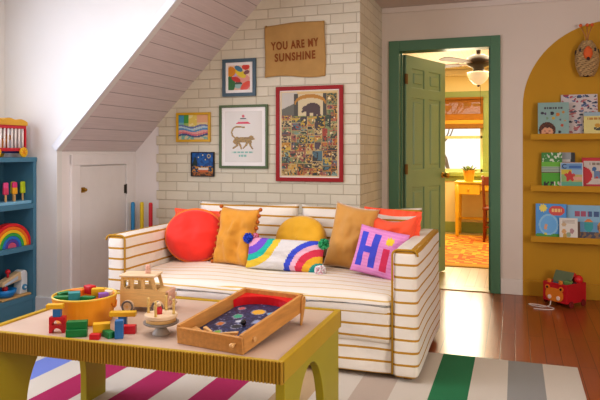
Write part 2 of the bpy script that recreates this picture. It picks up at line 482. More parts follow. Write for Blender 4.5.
nt.links.new(tr.outputs[0], mx.inputs[1]); nt.links.new(gl.outputs[0], mx.inputs[2]); nt.links.new(mx.outputs[0], nt.nodes['Material Output'].inputs[0])
for z0, z1 in ((wz0+.045, zm-.02), (zm+.02, wz1-.04)):
    bm = new(); bx(bm, wx0+.035, wx1-.035, YH+.045, YH+.049, z0, z1); obj('pane', bm, gm, win)
# woven blind
t = thing('bamboo_blind', 'orange woven bamboo roman blind half drawn over the far room window', 'blind', ((wx0+wx1)/2, YH-.03, 1.5))
M_bam = mat('bamboo_weave', '#9c6420', 1, .3, 30, grain=(.4, 1, 9))
bm = new(); w = (wx1-wx0)/2+.01
for i in range(22):
    z = .2 + i*.0105; bx(bm, -w, w, -.006, .0, z, z+.0085)
obj('shade', bm, M_bam, t)
for i, (z0, h) in enumerate(((.12, .09), (.06, .08), (.0, .08))):
    bm = new(); prism(bm, [(-.012, z0), (-.03-.004*i, z0+.012), (-.02, z0+h), (0, z0+h)], 'x', -w, w)
    obj('fold', bm, mat('bamboo_fold%d' % i, ['#a8702a', '#dca540', '#96682c'][i], 1, .25, 30, grain=(.4, 1, 9)), t)  # middle fold coloured brighter to look like a lit strip
bm = new(); bx(bm, -w, w, -.035, .003, .425, .455); obj('headrail', bm, M_bam, t, bevel=.003)

# outside the far window
bm = new(); bx(bm, -12, 12, 9.6, 30, -.4, -.3); struct('ground', bm, mat('garden_ground', '#b7a98a', .9, .2, 3))
t = thing('garden_tree', 'bare brown tree with a few pale leaves outside the far window', 'tree', (-1.3, 12.5, -.3))
bm = new(); tips = []
rt = random.Random(4)
def branch(p, d, L, r, depth):
    q = p + d*L
    mid = (p+q)/2 + Vector((rt.uniform(-1, 1), rt.uniform(-1, 1), rt.uniform(-1, 1)))*L*.07
    tube(bm, [p, mid, q], [r, r*.85, r*.7], 6)
    if depth == 0: tips.append(q); return
    for _ in range(3):
        nd = (d + Vector((rt.uniform(-1, 1), rt.uniform(-.6, .6), rt.uniform(-.5, .7)))*.75).normalized()
        branch(q, nd, L*rt.uniform(.6, .8), r*.62, depth-1)
branch(Vector((0, 0, 0)), Vector((.1, 0, 1)), 1.0, .04, 4)
obj('trunk', bm, mat('bark_brown', '#b09a80', .9, .2), t)
bm = new()
for p in tips:
    for _ in range(2):
        c = p + Vector((rt.uniform(-.1, .1), rt.uniform(-.1, .1), rt.uniform(-.1, .1)))
        m = Matrix.Translation(c) @ Matrix.Rotation(rt.uniform(0, 6), 4, 'Z') @ Matrix.Rotation(rt.uniform(0, 6), 4, 'X') @ Matrix.Diagonal((.07, .035, 1, 1))
        bmesh.ops.create_grid(bm, x_segments=1, y_segments=1, size=1, matrix=m)
obj('foliage', bm, mat('pale_leaf', '#b9b56a', .8, .2), t)

# writing desk
M_desk = mat('yellow_desk_paint', '#e3b830', .4, .05)
t = thing('writing_desk', 'yellow painted writing desk with turned corner legs under the far window', 'desk', (-.345, 8.98, 0))
bm = new(); bx(bm, -.44, .44, -.25, .25, .735, .762); obj('desk_top', bm, M_desk, t, bevel=.006)
bm = new(); bx(bm, -.42, .42, .2, .22, .6, .735); bx(bm, -.42, -.4, -.22, .22, .58, .735); bx(bm, .4, .42, -.22, .22, .58, .735)
bx(bm, -.1, .12, -.225, -.205, .64, .735); obj('apron', bm, M_desk, t, bevel=.003)
for x0, x1 in ((-.4, -.105), (.125, .4)):
    bm = new(); bx(bm, x0, x1, -.235, .15, .585, .73); dr = obj('drawer', bm, M_desk, t, bevel=.006)
    bm = new(); ball(bm, ((x0+x1)/2, -.25, .655), .014); obj('knob', bm, M_desk, dr, smooth=True)
for sx in (-1, 1):
    for sy in (-1, 1):
        bm = new(); lathe(bm, [(.018, 0), (.024, .05), (.026, .3), (.031, .33), (.026, .36), (.033, .58), (.033, .735)], (sx*.405, sy*.215, 0), 14)
        obj('leg', bm, M_desk, t, smooth=True)
bm = new(); bx(bm, -.4, .4, .2, .225, .2, .235); bx(bm, -.415, -.395, -.2, .2, .2, .235); bx(bm, .395, .415, -.2, .2, .2, .235)
obj('stretcher', bm, M_desk, t, bevel=.004)
# chair at the desk
M_red = mat('cherry_wood', '#8a4318', .4, .12, 6, grain=(9, 9, 2))
t = thing('desk_chair', 'reddish brown wooden chair at the yellow desk, mostly hidden by the doorframe', 'chair', (-.19, 8.5, 0))
bm = new(); roundbox(bm, (-.21, -.2, .42), (.21, .2, .455), .015); obj('seat', bm, M_red, t, smooth=True)
for sx in (-1, 1):
    bm = new(); tube(bm, [(sx*.185, -.17, .0), (sx*.18, -.17, .43), (sx*.19, -.2, .62), (sx*.2, -.25, .86)], [.016, .02, .018, .016], 10); obj('leg', bm, M_red, t, smooth=True)
    bm = new(); tube(bm, [(sx*.185, .17, .0), (sx*.18, .16, .43)], [.015, .02], 10); obj('leg', bm, M_red, t, smooth=True)
bm = new(); bx(bm, -.19, .19, -.252, -.232, .74, .85); obj('top_rail', bm, M_red, t, bevel=.006)
for x in (-.1, 0, .1):
    bm = new(); tube(bm, [(x, -.18, .44), (x, -.24, .76)], .009, 8); obj('spindle', bm, M_red, t, smooth=True)
for y, z in ((-.17, .2), (.17, .22)):
    bm = new(); tube(bm, [(-.183, y, z), (.183, y, z)], .01, 8); obj('stretcher', bm, M_red, t, smooth=True)
# potted plant on the desk
t = thing('potted_succulent', 'green trailing plant in a yellow pot on the desk', 'plant', (-.6, 8.86, .762))
bm = new(); lathe(bm, [(.055, 0), (.062, .01), (.075, .13), (.082, .135), (.082, .155), (.07, .155), (.066, .13), (0, .13)], seg=24); obj('pot', bm, mat('pot_glaze', '#e0a430', .35, .05), t, smooth=False)
bm = new(); rp = random.Random(3)
for i in range(46):
    a = rp.uniform(0, 2*PI); e = rp.uniform(.15, 1.3); L = rp.uniform(.06, .13)
    d = Vector((math.cos(a)*math.cos(e), math.sin(a)*math.cos(e), math.sin(e)))
    p0 = Vector((0, 0, .135)) + Vector((d.x, d.y, 0))*.03; p1 = p0+d*L*.6; p2 = p0+d*L+Vector((0, 0, -.02))
    w = d.cross(Vector((0, 0, 1))).normalized()*.016
    v = [bm.verts.new(x) for x in (p0, p1-w, p2, p1+w)]; bm.faces.new(v)
obj('foliage', bm, mat('plant_leaf', '#8f9a5c', .6, .2), t)
# hall rug
def orient(u, v):
    e = min(u, 1-u, v*1.0, (1-v))
    if e < .03: return '#b8860f'
    if e < .07: return '#d9961a'
    if e < .16: return '#c9702a' if (int(u*26)+int(v*40)) % 3 else '#e7b03a'
    n = math.sin(u*19)*math.sin(v*31) + .6*math.sin(u*37+v*23)
    return '#d07416' if n > .55 else '#e8a528' if n > .05 else '#c46212' if n > -.5 else '#d8942c'
bm = new(); cl = bm.loops.layers.float_color.new('Col'); nx_, ny_ = 34, 70; RW, RL = 1.5, 2.5
vs = [[bm.verts.new((RW*(i/nx_-.5), RL*(j/ny_-.5), .008)) for j in range(ny_+1)] for i in range(nx_+1)]
for i in range(nx_):
    for j in range(ny_):
        f = bm.faces.new((vs[i][j], vs[i+1][j], vs[i+1][j+1], vs[i][j+1]))
        for l in f.loops: l[cl] = (*lin(orient((i+.5)/nx_, (j+.5)/ny_)), 1)
o = obj('area_rug', bm, CLOTH, loc=(-.55, 6.48+RL/2, 0)); tag(o, 'orange and gold patterned rug on the far room floor', 'rug')
sm = o.modifiers.new('thick', 'SOLIDIFY'); sm.thickness = .0078
# ceiling fan
t = thing('ceiling_fan', 'dark bronze ceiling fan with a white glass light bowl in the far room', 'fan', (-.375, 7.0, 2.36))
M_br = mat('bronze_fan', '#3a2a1c', .4, .1)
bm = new(); lathe(bm, [(0, 0), (.06, 0), (.055, -.05), (.025, -.07), (.02, -.14), (0, -.14)]); obj('mount', bm, M_br, t, smooth=True)
bm = new(); lathe(bm, [(0, -.13), (.06, -.14), (.12, -.17), (.13, -.22), (.11, -.26), (.06, -.28), (.05, -.33), (0, -.33)]); obj('motor', bm, M_br, t, smooth=True)
bm = new(); lathe(bm, [(.118, -.33), (.12, -.35), (.095, -.41), (.05, -.455), (.012, -.47), (0, -.47), (0, -.46), (.05, -.44), (.09, -.4), (.112, -.35), (.112, -.33)]); obj('light_bowl', bm, mat('frosted_glass', '#f3e6c8', .3, .03, emit=.35), t, smooth=True)
bm = new(); ball(bm, (0, 0, -.475), .015); tube(bm, [(0.02, 0, -.47), (.02, 0, -.7)], .002, 6); obj('finial', bm, M_br, t)
for k in range(5):
    a = math.radians(20+72*k); m = Matrix.Rotation(a, 4, 'Z') @ Matrix.Rotation(math.radians(10), 4, 'X')
    bm = new(); prism(bm, [(.2, -.05), (.55, -.062), (.6, -.04), (.6, .04), (.55, .062), (.2, .05)], 'z', -.003, .003); bx(bm, .1, .24, -.018, .018, -.004, .002)
    bmesh.ops.transform(bm, matrix=Matrix.Translation((0, 0, -.235)) @ m, verts=bm.verts)
    obj('blade', bm, mat('fan_blade', '#6b4a2c', .5, .1), t)

# ================================================================== RUG
bm = new(); cl = bm.loops.layers.float_color.new('Col')
cream, mag = '#d8d0c2', '#b0245f'
edges = [.316 - .1755*i for i in range(20)]
cols = [cream, '#9a9a96', cream, '#1f7a4c', cream, '#c3b3a3', cream, '#c2a883', cream, mag, cream, mag, cream, mag, cream, '#7d8fd6', cream, '#7d8fd6', cream]
for i, c in enumerate(cols):
    x1, x0 = edges[i], edges[i+1]
    n0 = len(bm.faces); vsx = bx(bm, x0, x1, 1.25, 3.63, 0, .012)
    bm.faces.ensure_lookup_table()
    for f in list(bm.faces)[n0:]:
        for l in f.loops: l[cl] = (*lin(c), 1)
o = obj('striped_rug', bm, paint('woven_rug', .95, 0, .8, 350)); tag(o, 'large woven rug with magenta, cream, green and grey stripes under sofa and table', 'rug')
ZR = .012

# ================================================================== SOFA
SX0, SX1, SYF, SYB = -2.285, -.455, 3.1, 4.05
sofa = thing('sofa', 'cream sofa with thin mustard stripes and piped arms in front of the brick wall', 'sofa', ((SX0+SX1)/2, SYF, 0))
SL = Vector((-(SX0+SX1)/2, -SYF, 0))
def sofa_part(name, bm, m=STRIPE, parent=None, **k):
    bmesh.ops.transform(bm, matrix=Matrix.Translation(SL), verts=bm.verts)
    return obj(name, bm, m, parent or sofa, **k)
AW = .128; AH = .675
M_pipe = mat('mustard_piping', '#b5891e', .8, .05)
for side in (0, 1):
    x0, x1 = (SX0, SX0+AW) if side == 0 else (SX1-AW, SX1)
    inner = x1 if side == 0 else x0
    bm = new()
    def dfm(p, x0=x0, x1=x1):
        k = .006*math.sin((p.y-SYF)*7+p.z*9)
        return Vector((p.x + (k if p.x > (x0+x1)/2 else -k)*.6, p.y, p.z))
    roundbox(bm, (x0, SYF, .03), (x1, SYB, AH), .03, (2, 10, 10), dfm)
    auto_uv(bm, lambda c, n: (c.y, c.z if n.z < .75 else (.607 + abs(c.x-inner)*.55)))
    arm = sofa_part('arm', bm, smooth=True)
    # piping round the front panel
    bm = new(); y = SYF+.004; r = .03; e = .003
    pts = [(inner, y, .05), (inner, y, AH-r)]
    sg = -1 if side == 0 else 1
    pts += [(inner+sg*(r-r*math.cos(a)), y, AH-r+r*math.sin(a)) for a in [PI/2*i/6 for i in range(1, 7)]]
    out = x0 if side == 0 else x1
    pts += [(out-sg*r*(1-math.sin(a)), y, AH-r+r*math.cos(a)) for a in [PI/2*i/6 for i in range(0, 7)]]
    tube(bm, pts, .0055, 8); sofa_part('piping', bm, M_pipe, arm, smooth=True)
    bm = new(); ex = out - sg*.004
    tube(bm, [(ex - sg*.008, SYF+.02+i*(SYB-SYF-.04)/8, AH-.006) for i in range(9)], .0055, 8); sofa_part('piping', bm, M_pipe, arm, smooth=True)
bx0, bx1 = SX0+AW, SX1-AW
bm = new()
def dfb(p): return Vector((p.x, p.y - (.006*math.sin(p.x*5+p.z*14)+.004*math.sin(p.x*17+p.z*30) if p.y < SYF+.1 else 0), p.z))
roundbox(bm, (bx0+.002, SYF+.004, .19), (bx1-.002, SYB-.02, .385), .03, (18, 4, 4), dfb)
roundbox(bm, (bx0+.002, SYF+.02, .035), (bx1-.002, SYB-.02, .215), .02, (18, 4, 4), dfb)
auto_uv(bm, lambda c, n: (c.x, c.z)); sofa_part('base', bm, smooth=True)
bm = new(); ST = .455
def dfs(p):
    x = (p.x-bx0)/(bx1-bx0)*2-1; yy = (p.y-SYF)/(.75)
    if p.z > .4: p = Vector((p.x, p.y, p.z + .014*(1-x**4)*min(1, yy*2) + .005*math.sin(p.x*9+p.y*5) - .02*max(0, 1-yy*3)))
    return Vector((p.x, p.y + .012*math.sin(p.x*6)*max(0, 1-yy*4)*(1 if p.z > .36 else .4), p.z))
roundbox(bm, (bx0+.003, SYF-.012, .33), (bx1-.003, SYB-.13, ST), .04, (22, 16, 4), dfs)
auto_uv(bm, lambda c, n: (c.x, c.z if n.z < .6 else ST + (c.y-SYF-.04)*.95)); sofa_part('seat_cushion', bm, STRIPE_SEAT, smooth=True)
bm = new(); roundbox(bm, (bx0, SYB-.12, .035), (bx1, SYB, .66), .03, (12, 3, 8)); auto_uv(bm, lambda c, n: (c.x, c.z)); sofa_part('back', bm, smooth=True)
for x0, x1, h in ((-2.09, -1.35, .375), (-1.335, -.545, .37)):
    bm = pillow(x1-x0, h, .17, 28, .03, seed=x0, wr=.006, sag=.012, uvs=True)
    bmesh.ops.transform(bm, matrix=Matrix.Translation(((x0+x1)/2, 3.86, ST-.005)) @ Matrix.Rotation(-.1, 4, 'X'), verts=bm.verts)
    sofa_part('back_cushion', bm, smooth=True)
for x, y, z0 in ((SX0+.06, SYF+.08, ZR), (SX1-.06, SYF+.08, ZR), (SX0+.06, SYB-.2, 0), (SX1-.045, SYB-.2, 0)):
    bm = new(); bx(bm, x-.022, x+.022, y-.022, y+.022, z0, .05); sofa_part('leg', bm, mat('sofa_leg_wood', '#7a4a22', .5, .1), bevel=.004)

# ------------------------------------------------------------------ throw pillows
def throw(name, label, bm, m, x, y, z, tilt=.25, roll=0, yaw=0, parts=()):
    t = thing(name, label, 'pillow', (x, y, z))
    t.rotation_mode = 'ZYX'
    R = Matrix.Rotation(yaw, 4, 'Z') @ Matrix.Rotation(-tilt, 4, 'X') @ Matrix.Rotation(roll, 4, 'Y')
    t.matrix_basis = Matrix.Translation((x, y, z)) @ R
    obj('cover', bm, m, t, smooth=True)
    return t
def ruffle(w, h, amp=.012, wid=.03, k=.07):
    bm = new(); N = 120; rings = []
    for i in range(N):
        s = i/N*4; e = int(s); f = s-e; a = 2*f-1
        if e == 0: x, z = a, -1
        elif e == 1: x, z = 1, a
        elif e == 2: x, z = -a, 1
        else: x, z = -1, -a
        px, pz = x*(1-k*(1-z*z))*w/2, z*(1-k*(1-x*x))*h/2
        d = Vector((px/w, 0, pz/h)).normalized()
        wv = math.sin(i*2*PI*26/N)
        rings.append([bm.verts.new((px-d.x*.012, -.004, h/2+pz-d.z*.012)), bm.verts.new((px+d.x*wid*.5, amp*.5*wv, h/2+pz+d.z*wid*.5)), bm.verts.new((px+d.x*wid, amp*wv, h/2+pz+d.z*wid))])
    for i in range(N):
        a, b = rings[i], rings[(i+1) % N]
        for j in range(2): bm.faces.new((a[j], b[j], b[j+1], a[j+1]))
    return bm
SEATZ = ST+.008
M_coral = mat('coral_linen', '#f0603a', .85, .06, 8, .3, 300, sheen=.12)
t = throw('ruffled_pillow', 'coral linen pillow with ruffled edge behind the round red pillow', pillow(.46, .305, .13, seed=1, wr=.008), M_coral, -1.955, 3.69, SEATZ, .13, .03, .03)
obj('ruffle', ruffle(.46, .305, .007, .018), M_coral, t, smooth=True)
t = throw('round_pillow', 'round coral red velvet pillow with orange piped edge at the left arm', pillow(.40, .335, .15, rnd=True, seed=2, wr=.005), mat('red_velvet', '#e42a12', .7, .06, 6, .15, 300, sheen=.25), -1.945, 3.53, SEATZ, .2, 0, .1)
bm = new(); tube(bm, [(.20*math.cos(a), 0, .1675+.1675*math.sin(a)) for a in [2*PI*i/60 for i in range(60)]], .009, 8, closed=True)
obj('piping', bm, mat('orange_piping', '#ec7a2a', .7), t, smooth=True)
M_must = mat('mustard_cotton', '#d39530', .85, .07, 7, .3, 300, sheen=.2)
t = throw('pompom_pillow', 'mustard cotton pillow edged with small pompoms beside the round red pillow', pillow(.28, .365, .13, seed=3, wr=.014), M_must, -1.648, 3.48, SEATZ, .24, .04, -.12)
for sx in (-1, 1):
    for i in range(10):
        f = 2*(i+.3)/9.6-1; bm = new(); ball(bm, (0, 0, 0), .0125, u=10, v=7)
        obj('pompom', bm, mat('pompom_rust', '#b8631f', .95, .1, 60, .8, 300), t, smooth=True, loc=(sx*(.145*(1-.07*(1-f*f))), -.004, .1875+f*.185))
t = throw('round_pillow', 'round bright yellow button pillow behind the rainbow lumbar pillow', pillow(.34, .31, .14, rnd=True, seed=4, wr=.006), mat('yellow_velvet', '#e0ac1c', .75, .05, 6, .2, 300, sheen=.4), -1.275, 3.66, SEATZ, .28)
bm = new(); ball(bm, (0, -.07, .155), .013, (1, .5, 1)); obj('button', bm, MATS['yellow_velvet'], t, smooth=True)
M_tan = mat('tan_velvet', '#c8923e', .7, .06, 5, .2, 300, sheen=.6)
t = throw('tan_pillow', 'large plain tan velvet pillow leaning left between rainbow and letter pillows', pillow(.27, .40, .15, seed=5, wr=.007), M_tan, -.965, 3.6, SEATZ-.005, .25, .17, .06)
t = throw('ruffled_pillow', 'coral linen pillow with ruffled edge behind the pink letter pillow', pillow(.32, .33, .14, seed=6, wr=.012, sag=.045), M_coral, -.715, 3.66, SEATZ+.015, .14, .05, -.12)
obj('ruffle', ruffle(.32, .33, .01, .028), M_coral, t, smooth=True)
# Hi pillow
def hi(u, v, front):
    pk = '#e79ad0' if (int(v*30) % 2) else '#e08fca'
    if not front: return pk
    b, r_ = '#4b55cf', '#d93a63'
    if 0.1 < u < .23 and .14 < v < .86: return b
    if .37 < u < .5 and .14 < v < .86: return b
    if .2 < u < .4 and .44 < v < .57: return b
    if .62 < u < .76 and .12 < v < .6: return r_
    a = math.atan2(v-.76, u-.7); d = math.hypot(u-.7, v-.76)
    if d < .085+.012*math.cos(8*a): return '#ecd23a'
    return pk
t = throw('letter_pillow', 'pink knitted pillow reading Hi in blue and red with a yellow dot', pillow(.295, .275, .1, 44, .04, fn=hi, seed=8, wr=.004), CLOTH, -.755, 3.45, SEATZ, .3, .17, -.1)
# rainbow lumbar
def rain(u, v, front):
    w = '#dcd8d4'
    if not front: return w
    x, y = u*2.5, v
    d = math.hypot(x-0, y-1.15)
    for a, b, c in ((.92, 1.14, '#e3c33c'), (.72, .92, '#22b5a2'), (.48, .72, '#7a53c6'), (.3, .48, '#e8a6c4'), (0, .3, '#e04a6a')):
        if a < d <= b: return c
    d = math.hypot((x-2.5), (y+.12))
    for a, b, c in ((1.02, 1.2, '#3f52c9'), (.86, 1.02, '#e6b8c8'), (.64, .86, '#d63a55'), (.44, .64, '#e8b632'), (.28, .44, '#2fa19a'), (0, .28, '#6a56c0')):
        if a < d <= b: return c
    return w
t = throw('rainbow_pillow', 'grey lumbar pillow with two knitted rainbow arcs and coloured corner pompoms', pillow(.49, .19, .11, 60, .04, fn=rain, seed=9, wr=.004), CLOTH, -1.29, 3.43, SEATZ, .25, .015, .0)
def pom(c, r, hexes, loc, parent, label, sd):
    rr = random.Random(sd); bm = new(); cl = bm.loops.layers.float_color.new('Col')
    for _ in range(170):
        d = Vector((rr.gauss(0, 1), rr.gauss(0, 1), rr.gauss(0, 1))).normalized(); L = r*rr.uniform(.8, 1.05)
        s = d.orthogonal().normalized()*r*.14; e = d.cross(s).normalized()*r*.14
        vs = [bm.verts.new(d*L*.2+s), bm.verts.new(d*L*.2-s*.5+e*.8), bm.verts.new(d*L*.2-s*.5-e*.8)]
        top = [bm.verts.new(d*L+s*1.1), bm.verts.new(d*L-s*.6+e), bm.verts.new(d*L-s*.6-e)]
        fs = [bm.faces.new(top)] + [bm.faces.new((vs[i], vs[(i+1) % 3], top[(i+1) % 3], top[i])) for i in range(3)]
        cc = lin(rr.choice(hexes))
        for f in fs:
            for l in f.loops: l[cl] = (*cc, 1)
    obj('pompom', bm, CLOTH, parent, loc=loc, label=label)
pom(0, .032, ['#2a4fd0', '#3a63e0', '#2440b0'], (-.238, -.02, .178), t, 'blue corner pompom', 1)
pom(0, .034, ['#2fb06a', '#58c98a', '#1f8f5a'], (.24, -.02, .172), t, 'green corner pompom', 2)
pom(0, .034, ['#f2ece8', '#efb9c6', '#ffffff'], (.235, -.03, .02), t, 'white and pink corner pompom', 3)
pom(0, .02, ['#e04a6a', '#e8a6c4'], (-.2, .0, .195), t, 'pink corner pompom', 4)

# ================================================================== PLAY TABLE
TX0, TX1, TY0, TY1, TZ = -1.925, -.705, 1.868, 2.587, .49
TS = .483
M_tab = mat('mustard_table_paint', '#b8981a', .42, .04, 5)
tab = thing('play_table', 'low mustard yellow play table with fluted edge and arched ends on the striped rug', 'table', (TX1, TY0, ZR), 0)
TL = Vector((-TX1, -TY0, -ZR))
def tpart(name, bm, m, parent=None, **k):
    bmesh.ops.transform(bm, matrix=Matrix(((1, 0, 0, 0), (.028, 1, 0, 0), (0, 0, 1, 0), (0, 0, 0, 1))) @ Matrix.Translation(TL), verts=bm.verts); return obj(name, bm, m, parent or tab, **k)
bm = new(); bx(bm, TX0+.022, TX1-.022, TY0+.016, TY1-.016, TZ-.03, TS)
tpart('table_top', bm, mat('pale_laminate', '#c8b29f', .38, .04, 7), label='pale beige laminate inset top')
bm = new(); za = TZ-.074
bx(bm, TX0, TX1, TY0+.006, TY0+.02, za, TZ); bx(bm, TX0, TX1, TY1-.02, TY1-.006, za, TZ)
bx(bm, TX0, TX0+.024, TY0+.006, TY1-.006, za, TZ-.0005); bx(bm, TX1-.024, TX1, TY0+.006, TY1-.006, za, TZ-.0005)
tpart('rim', bm, M_tab, bevel=.003)
M_flu = mat('fluted_ochre', '#a5801a', .45, .05, 6)
for y, s in ((TY0+.008, -1), (TY1-.008, 1)):
    bm = new(); nfl = 100; step = (TX1-TX0)/nfl; pts = []
    for i in range(nfl):
        xa = TX0+i*step
        for k_ in range(5):
            a = PI*k_/5; pts.append((xa+step*(k_/5), y+s*.009*math.sin(a)))
    pts.append((TX1, y)); pts += [(TX1, y-s*.006), (TX0, y-s*.006)]
    prism(bm, pts, 'z', za, TZ-.003)
    tpart('fluted_edge', bm, M_flu)
bm_in = [2.0, 2.345]
for x0, x1 in ((TX0+.034, TX0+.066), (TX1-.036, TX1-.004)):
    bm = new(); ya, yb = TY0+.03, TY1-.034; yc, hw = (2.225, .185) if x0 < -1.5 else (2.172, .17)
    az = .12
    inner = [(yc-hw, ZR)] + [(yc-hw*math.cos(a), az+.27*math.sin(a)) for a in [PI*i/24 for i in range(25)]] + [(yc+hw, ZR)]
    pts = [(ya, ZR)] + inner + [(yb, ZR), (yb, za+.002), (ya, za+.002)]
    prism(bm, pts, 'x', x0, x1)
    tpart('end_panel', bm, mat('table_panel_paint', '#a89a1c', .42, .04, 5), bevel=.002)
for y in (TY0+.1, TY1-.12):
    bm = new(); bx(bm, TX0+.036, TX1-.036, y, y+.02, za, TZ-.03); tpart('stretcher', bm, M_tab)

# ------------------------------------------------------------------ pinball game
t = thing('pinball_game', 'wooden tabletop pinball box with a space playfield, right side of the play table', 'toy', (-1.0, 1.93, TS), -.154)
W2, LN, HT = .139, .45, .068
G = Matrix.Rotation(math.radians(6.3), 4, 'X')
def gp(name, bm, m, parent=None, **k):
    bmesh.ops.transform(bm, matrix=G, verts=bm.verts); return obj(name, bm, m, parent or t, **k)
bm = new()
bx(bm, -W2, W2, 0, .014, .0, HT-.008); bx(bm, -W2, W2, LN-.014, LN, 0, HT)
bx(bm, -W2, -W2+.014, .004, LN, 0, HT); bx(bm, W2-.014, W2, .004, LN, 0, HT); bx(bm, -W2+.004, W2-.004, .006, LN-.006, .006, .016)
gp('case', bm, M_pine, bevel=.0025)
def space(u, v):
    x, y = u*1.0, v*1.6
    pl = [(.5, 1.2, .1, '#e8b53a'), (.28, .95, .07, '#3fae8a'), (.7, .85, .06, '#9aa7d0'), (.2, .62, .06, '#c97a3a'), (.5, .6, .07, '#30323a'), (.78, .5, .06, '#56b6a4'), (.35, .35, .05, '#7fb24e'), (.15, 1.25, .05, '#c96a6a'), (.72, 1.2, .05, '#6ab0c9'), (.6, .28, .04, '#d0a04a'), (.42, .78, .04, '#c9ced8'), (.86, 1.0, .04, '#d7c23f')]
    for a, b, r, c in pl:
        d = math.hypot(x-a, y-b)
        if d < r: return c
        if r < d < r+.02: return '#8f93a8'
    n = noise.noise(Vector((x*23, y*23, 1)))
    return '#8b8fb0' if n > .52 else '#39406e' if n > .1 else '#252a4e'
bm = picture(2*W2-.03, LN-.03, 40, 60, space, M=Matrix.Translation((0, .015, .018)) @ Matrix.Rotation(-PI/2, 4, 'X'))
gp('playfield', bm, PRINT, label='dark blue playfield printed with planets')
bm = new(); pts = [(-W2+.015, LN-.015)]
pts = [(-W2+.015, LN-.014), (W2-.015, LN-.014)] + [((W2-.015)*math.cos(a), LN-.11+.075*math.sin(a)) for a in [PI*i/16 for i in range(17)]]
prism(bm, pts, 'z', .018, .05); gp('bumper_arch', bm, mat('toy_red', '#d3141f', .35, .05), label='red curved rail at the top end')
for sx in (-1, 1):
    bm = new(); prism(bm, [(sx*(W2-.015), .02), (sx*.035, .03), (sx*.035, .042), (sx*(W2-.015), .095)], 'z', .017, .034); gp('guide_wedge', bm, M_maple, bevel=.002)
    bm = new(); prism(bm, [(sx*.075, .07), (sx*.02, .045), (sx*.02, .053), (sx*.07, .085)], 'z', .034, .044); gp('flipper', bm, M_maple, bevel=.002)
    bm = new(); cyl(bm, (sx*W2, .07, .03), (sx*(W2+.008), .07, .03), .009); gp('side_button', bm, M_maple, smooth=False)
    # folding rear leg, reaching the table
    rear = G @ Vector((0, LN-.03, 0))
    bm = new(); x0, x1 = sorted((sx*(W2+.001), sx*(W2+.009)))
    yy = rear.y
    prism(bm, [(yy-.014, .002), (yy-.004, .0), (yy+.026, .09), (yy+.022, .108), (yy+.008, .112), (yy-.002, .1)], 'x', x0, x1)
    obj('leg', bm, M_pine, t, bevel=.002)
bm = new(); cyl(bm, (W2-.03, 0, .036), (W2-.03, -.014, .036), .0045, seg=10); ball(bm, (W2-.03, -.018, .036), .009, u=12, v=8); gp('plunger', bm, M_maple, smooth=True)
bm = new(); ball(bm, (.02, .19, .03), .011); gp('steel_ball', bm, mat('black_ball', '#17181c', .2), smooth=True)

# ------------------------------------------------------------------ wooden van
M_van = mat('birch_ply', '#d9b375', .5, .1, 8, .1, 100, grain=(3, 3, 20))
M_van2 = mat('birch_pale', '#dcc3a0', .5, .08, 8, grain=(3, 3, 20))
t = thing('toy_van', 'unpainted wooden toy jeep with cut-out windows and a peg on its roof', 'toy', (-1.505, 2.335, TS), math.radians(14))
VL, VW = .105, .047
def van_side():
    return [(-VL, .022), (VL-.002, .022), (VL, .085), (.055, .092), (.04, .148), (-VL+.004, .148), (-VL, .09)]
def with_hole(bm, outer, holes, y0, y1):
    vs = []; es = []
    for loop in [outer]+holes:
        v = [bm.verts.new((p[0], y0, p[1])) for p in loop]; vs += v
        es += [bm.edges.new((v[i], v[(i+1) % len(v)])) for i in range(len(v))]
    r = bmesh.ops.triangle_fill(bm, use_beauty=True, edges=es, use_dissolve=False)
    fs = [g for g in r['geom'] if isinstance(g, bmesh.types.BMFace)]
    e = bmesh.ops.extrude_face_region(bm, geom=fs)
    bmesh.ops.translate(bm, vec=(0, y1-y0, 0), verts=[g for g in e['geom'] if isinstance(g, bmesh.types.BMVert)])
    bmesh.ops.recalc_face_normals(bm, faces=bm.faces)
holes = [[(-.092, .098), (-.06, .098), (-.06, .134), (-.092, .134)], [(-.046, .098), (-.012, .098), (-.012, .134), (-.046, .134)], [(.002, .098), (.04, .098), (.03, .134), (.002, .134)]]
for s in (-1, 1):
    bm = new(); with_hole(bm, van_side(), holes, s*VW-.004, s*VW+.004); obj('side_panel', bm, M_van, t)
    for k_ in range(6):
        bm = new(); cyl(bm, (-.088+.02*k_, s*(VW+.004), .142), (-.088+.02*k_, s*(VW+.0055), .142), .0035, seg=10); obj('dot', bm, mat('dot_gold', '#d9a03a', .5), t)
    for x in (-.068, .062):
        bm = new(); cyl(bm, (x, s*(VW+.004), .025), (x, s*(VW+.018), .025), .027, seg=28); w_ = obj('wheel', bm, M_van2, t, bevel=.003)
        bm = new(); tube(bm, [(x+.0225*math.cos(a), s*(VW+.0185), .025+.0225*math.sin(a)) for a in [2*PI*i/24 for i in range(24)]], .0042, 6, closed=True); obj('tyre', bm, mat('tyre_grey', '#6d6660', .7), w_, smooth=True)
        bm = new(); cyl(bm, (x, s*(VW+.018), .025), (x, s*(VW+.022), .025), .007, seg=12); obj('hubcap', bm, M_van, w_)
bm = new(); bx(bm, -VL+.002, VL-.012, -VW, VW, .022, .034); bx(bm, -VL+.002, -VL+.01, -VW, VW, .03, .094); bx(bm, .045, VL-.012, -VW, VW, .078, .088); obj('chassis', bm, M_van, t)
bm = new(); bx(bm, -VL-.004, .05, -VW-.009, VW+.009, .148, .156); obj('roof', bm, M_van2, t, bevel=.003, label='paler roof board')
bm = new(); bx(bm, VL-.012, VL+.002, -VW-.004, VW+.004, .024, .088)
for k_ in range(5): bx(bm, VL+.002, VL+.005, -.03+.015*k_-.004, -.03+.015*k_+.004, .04, .075)
obj('grille', bm, mat('pink_wood', '#d8ab92', .5, .08), t, bevel=.002, label='pinkish front grille board')
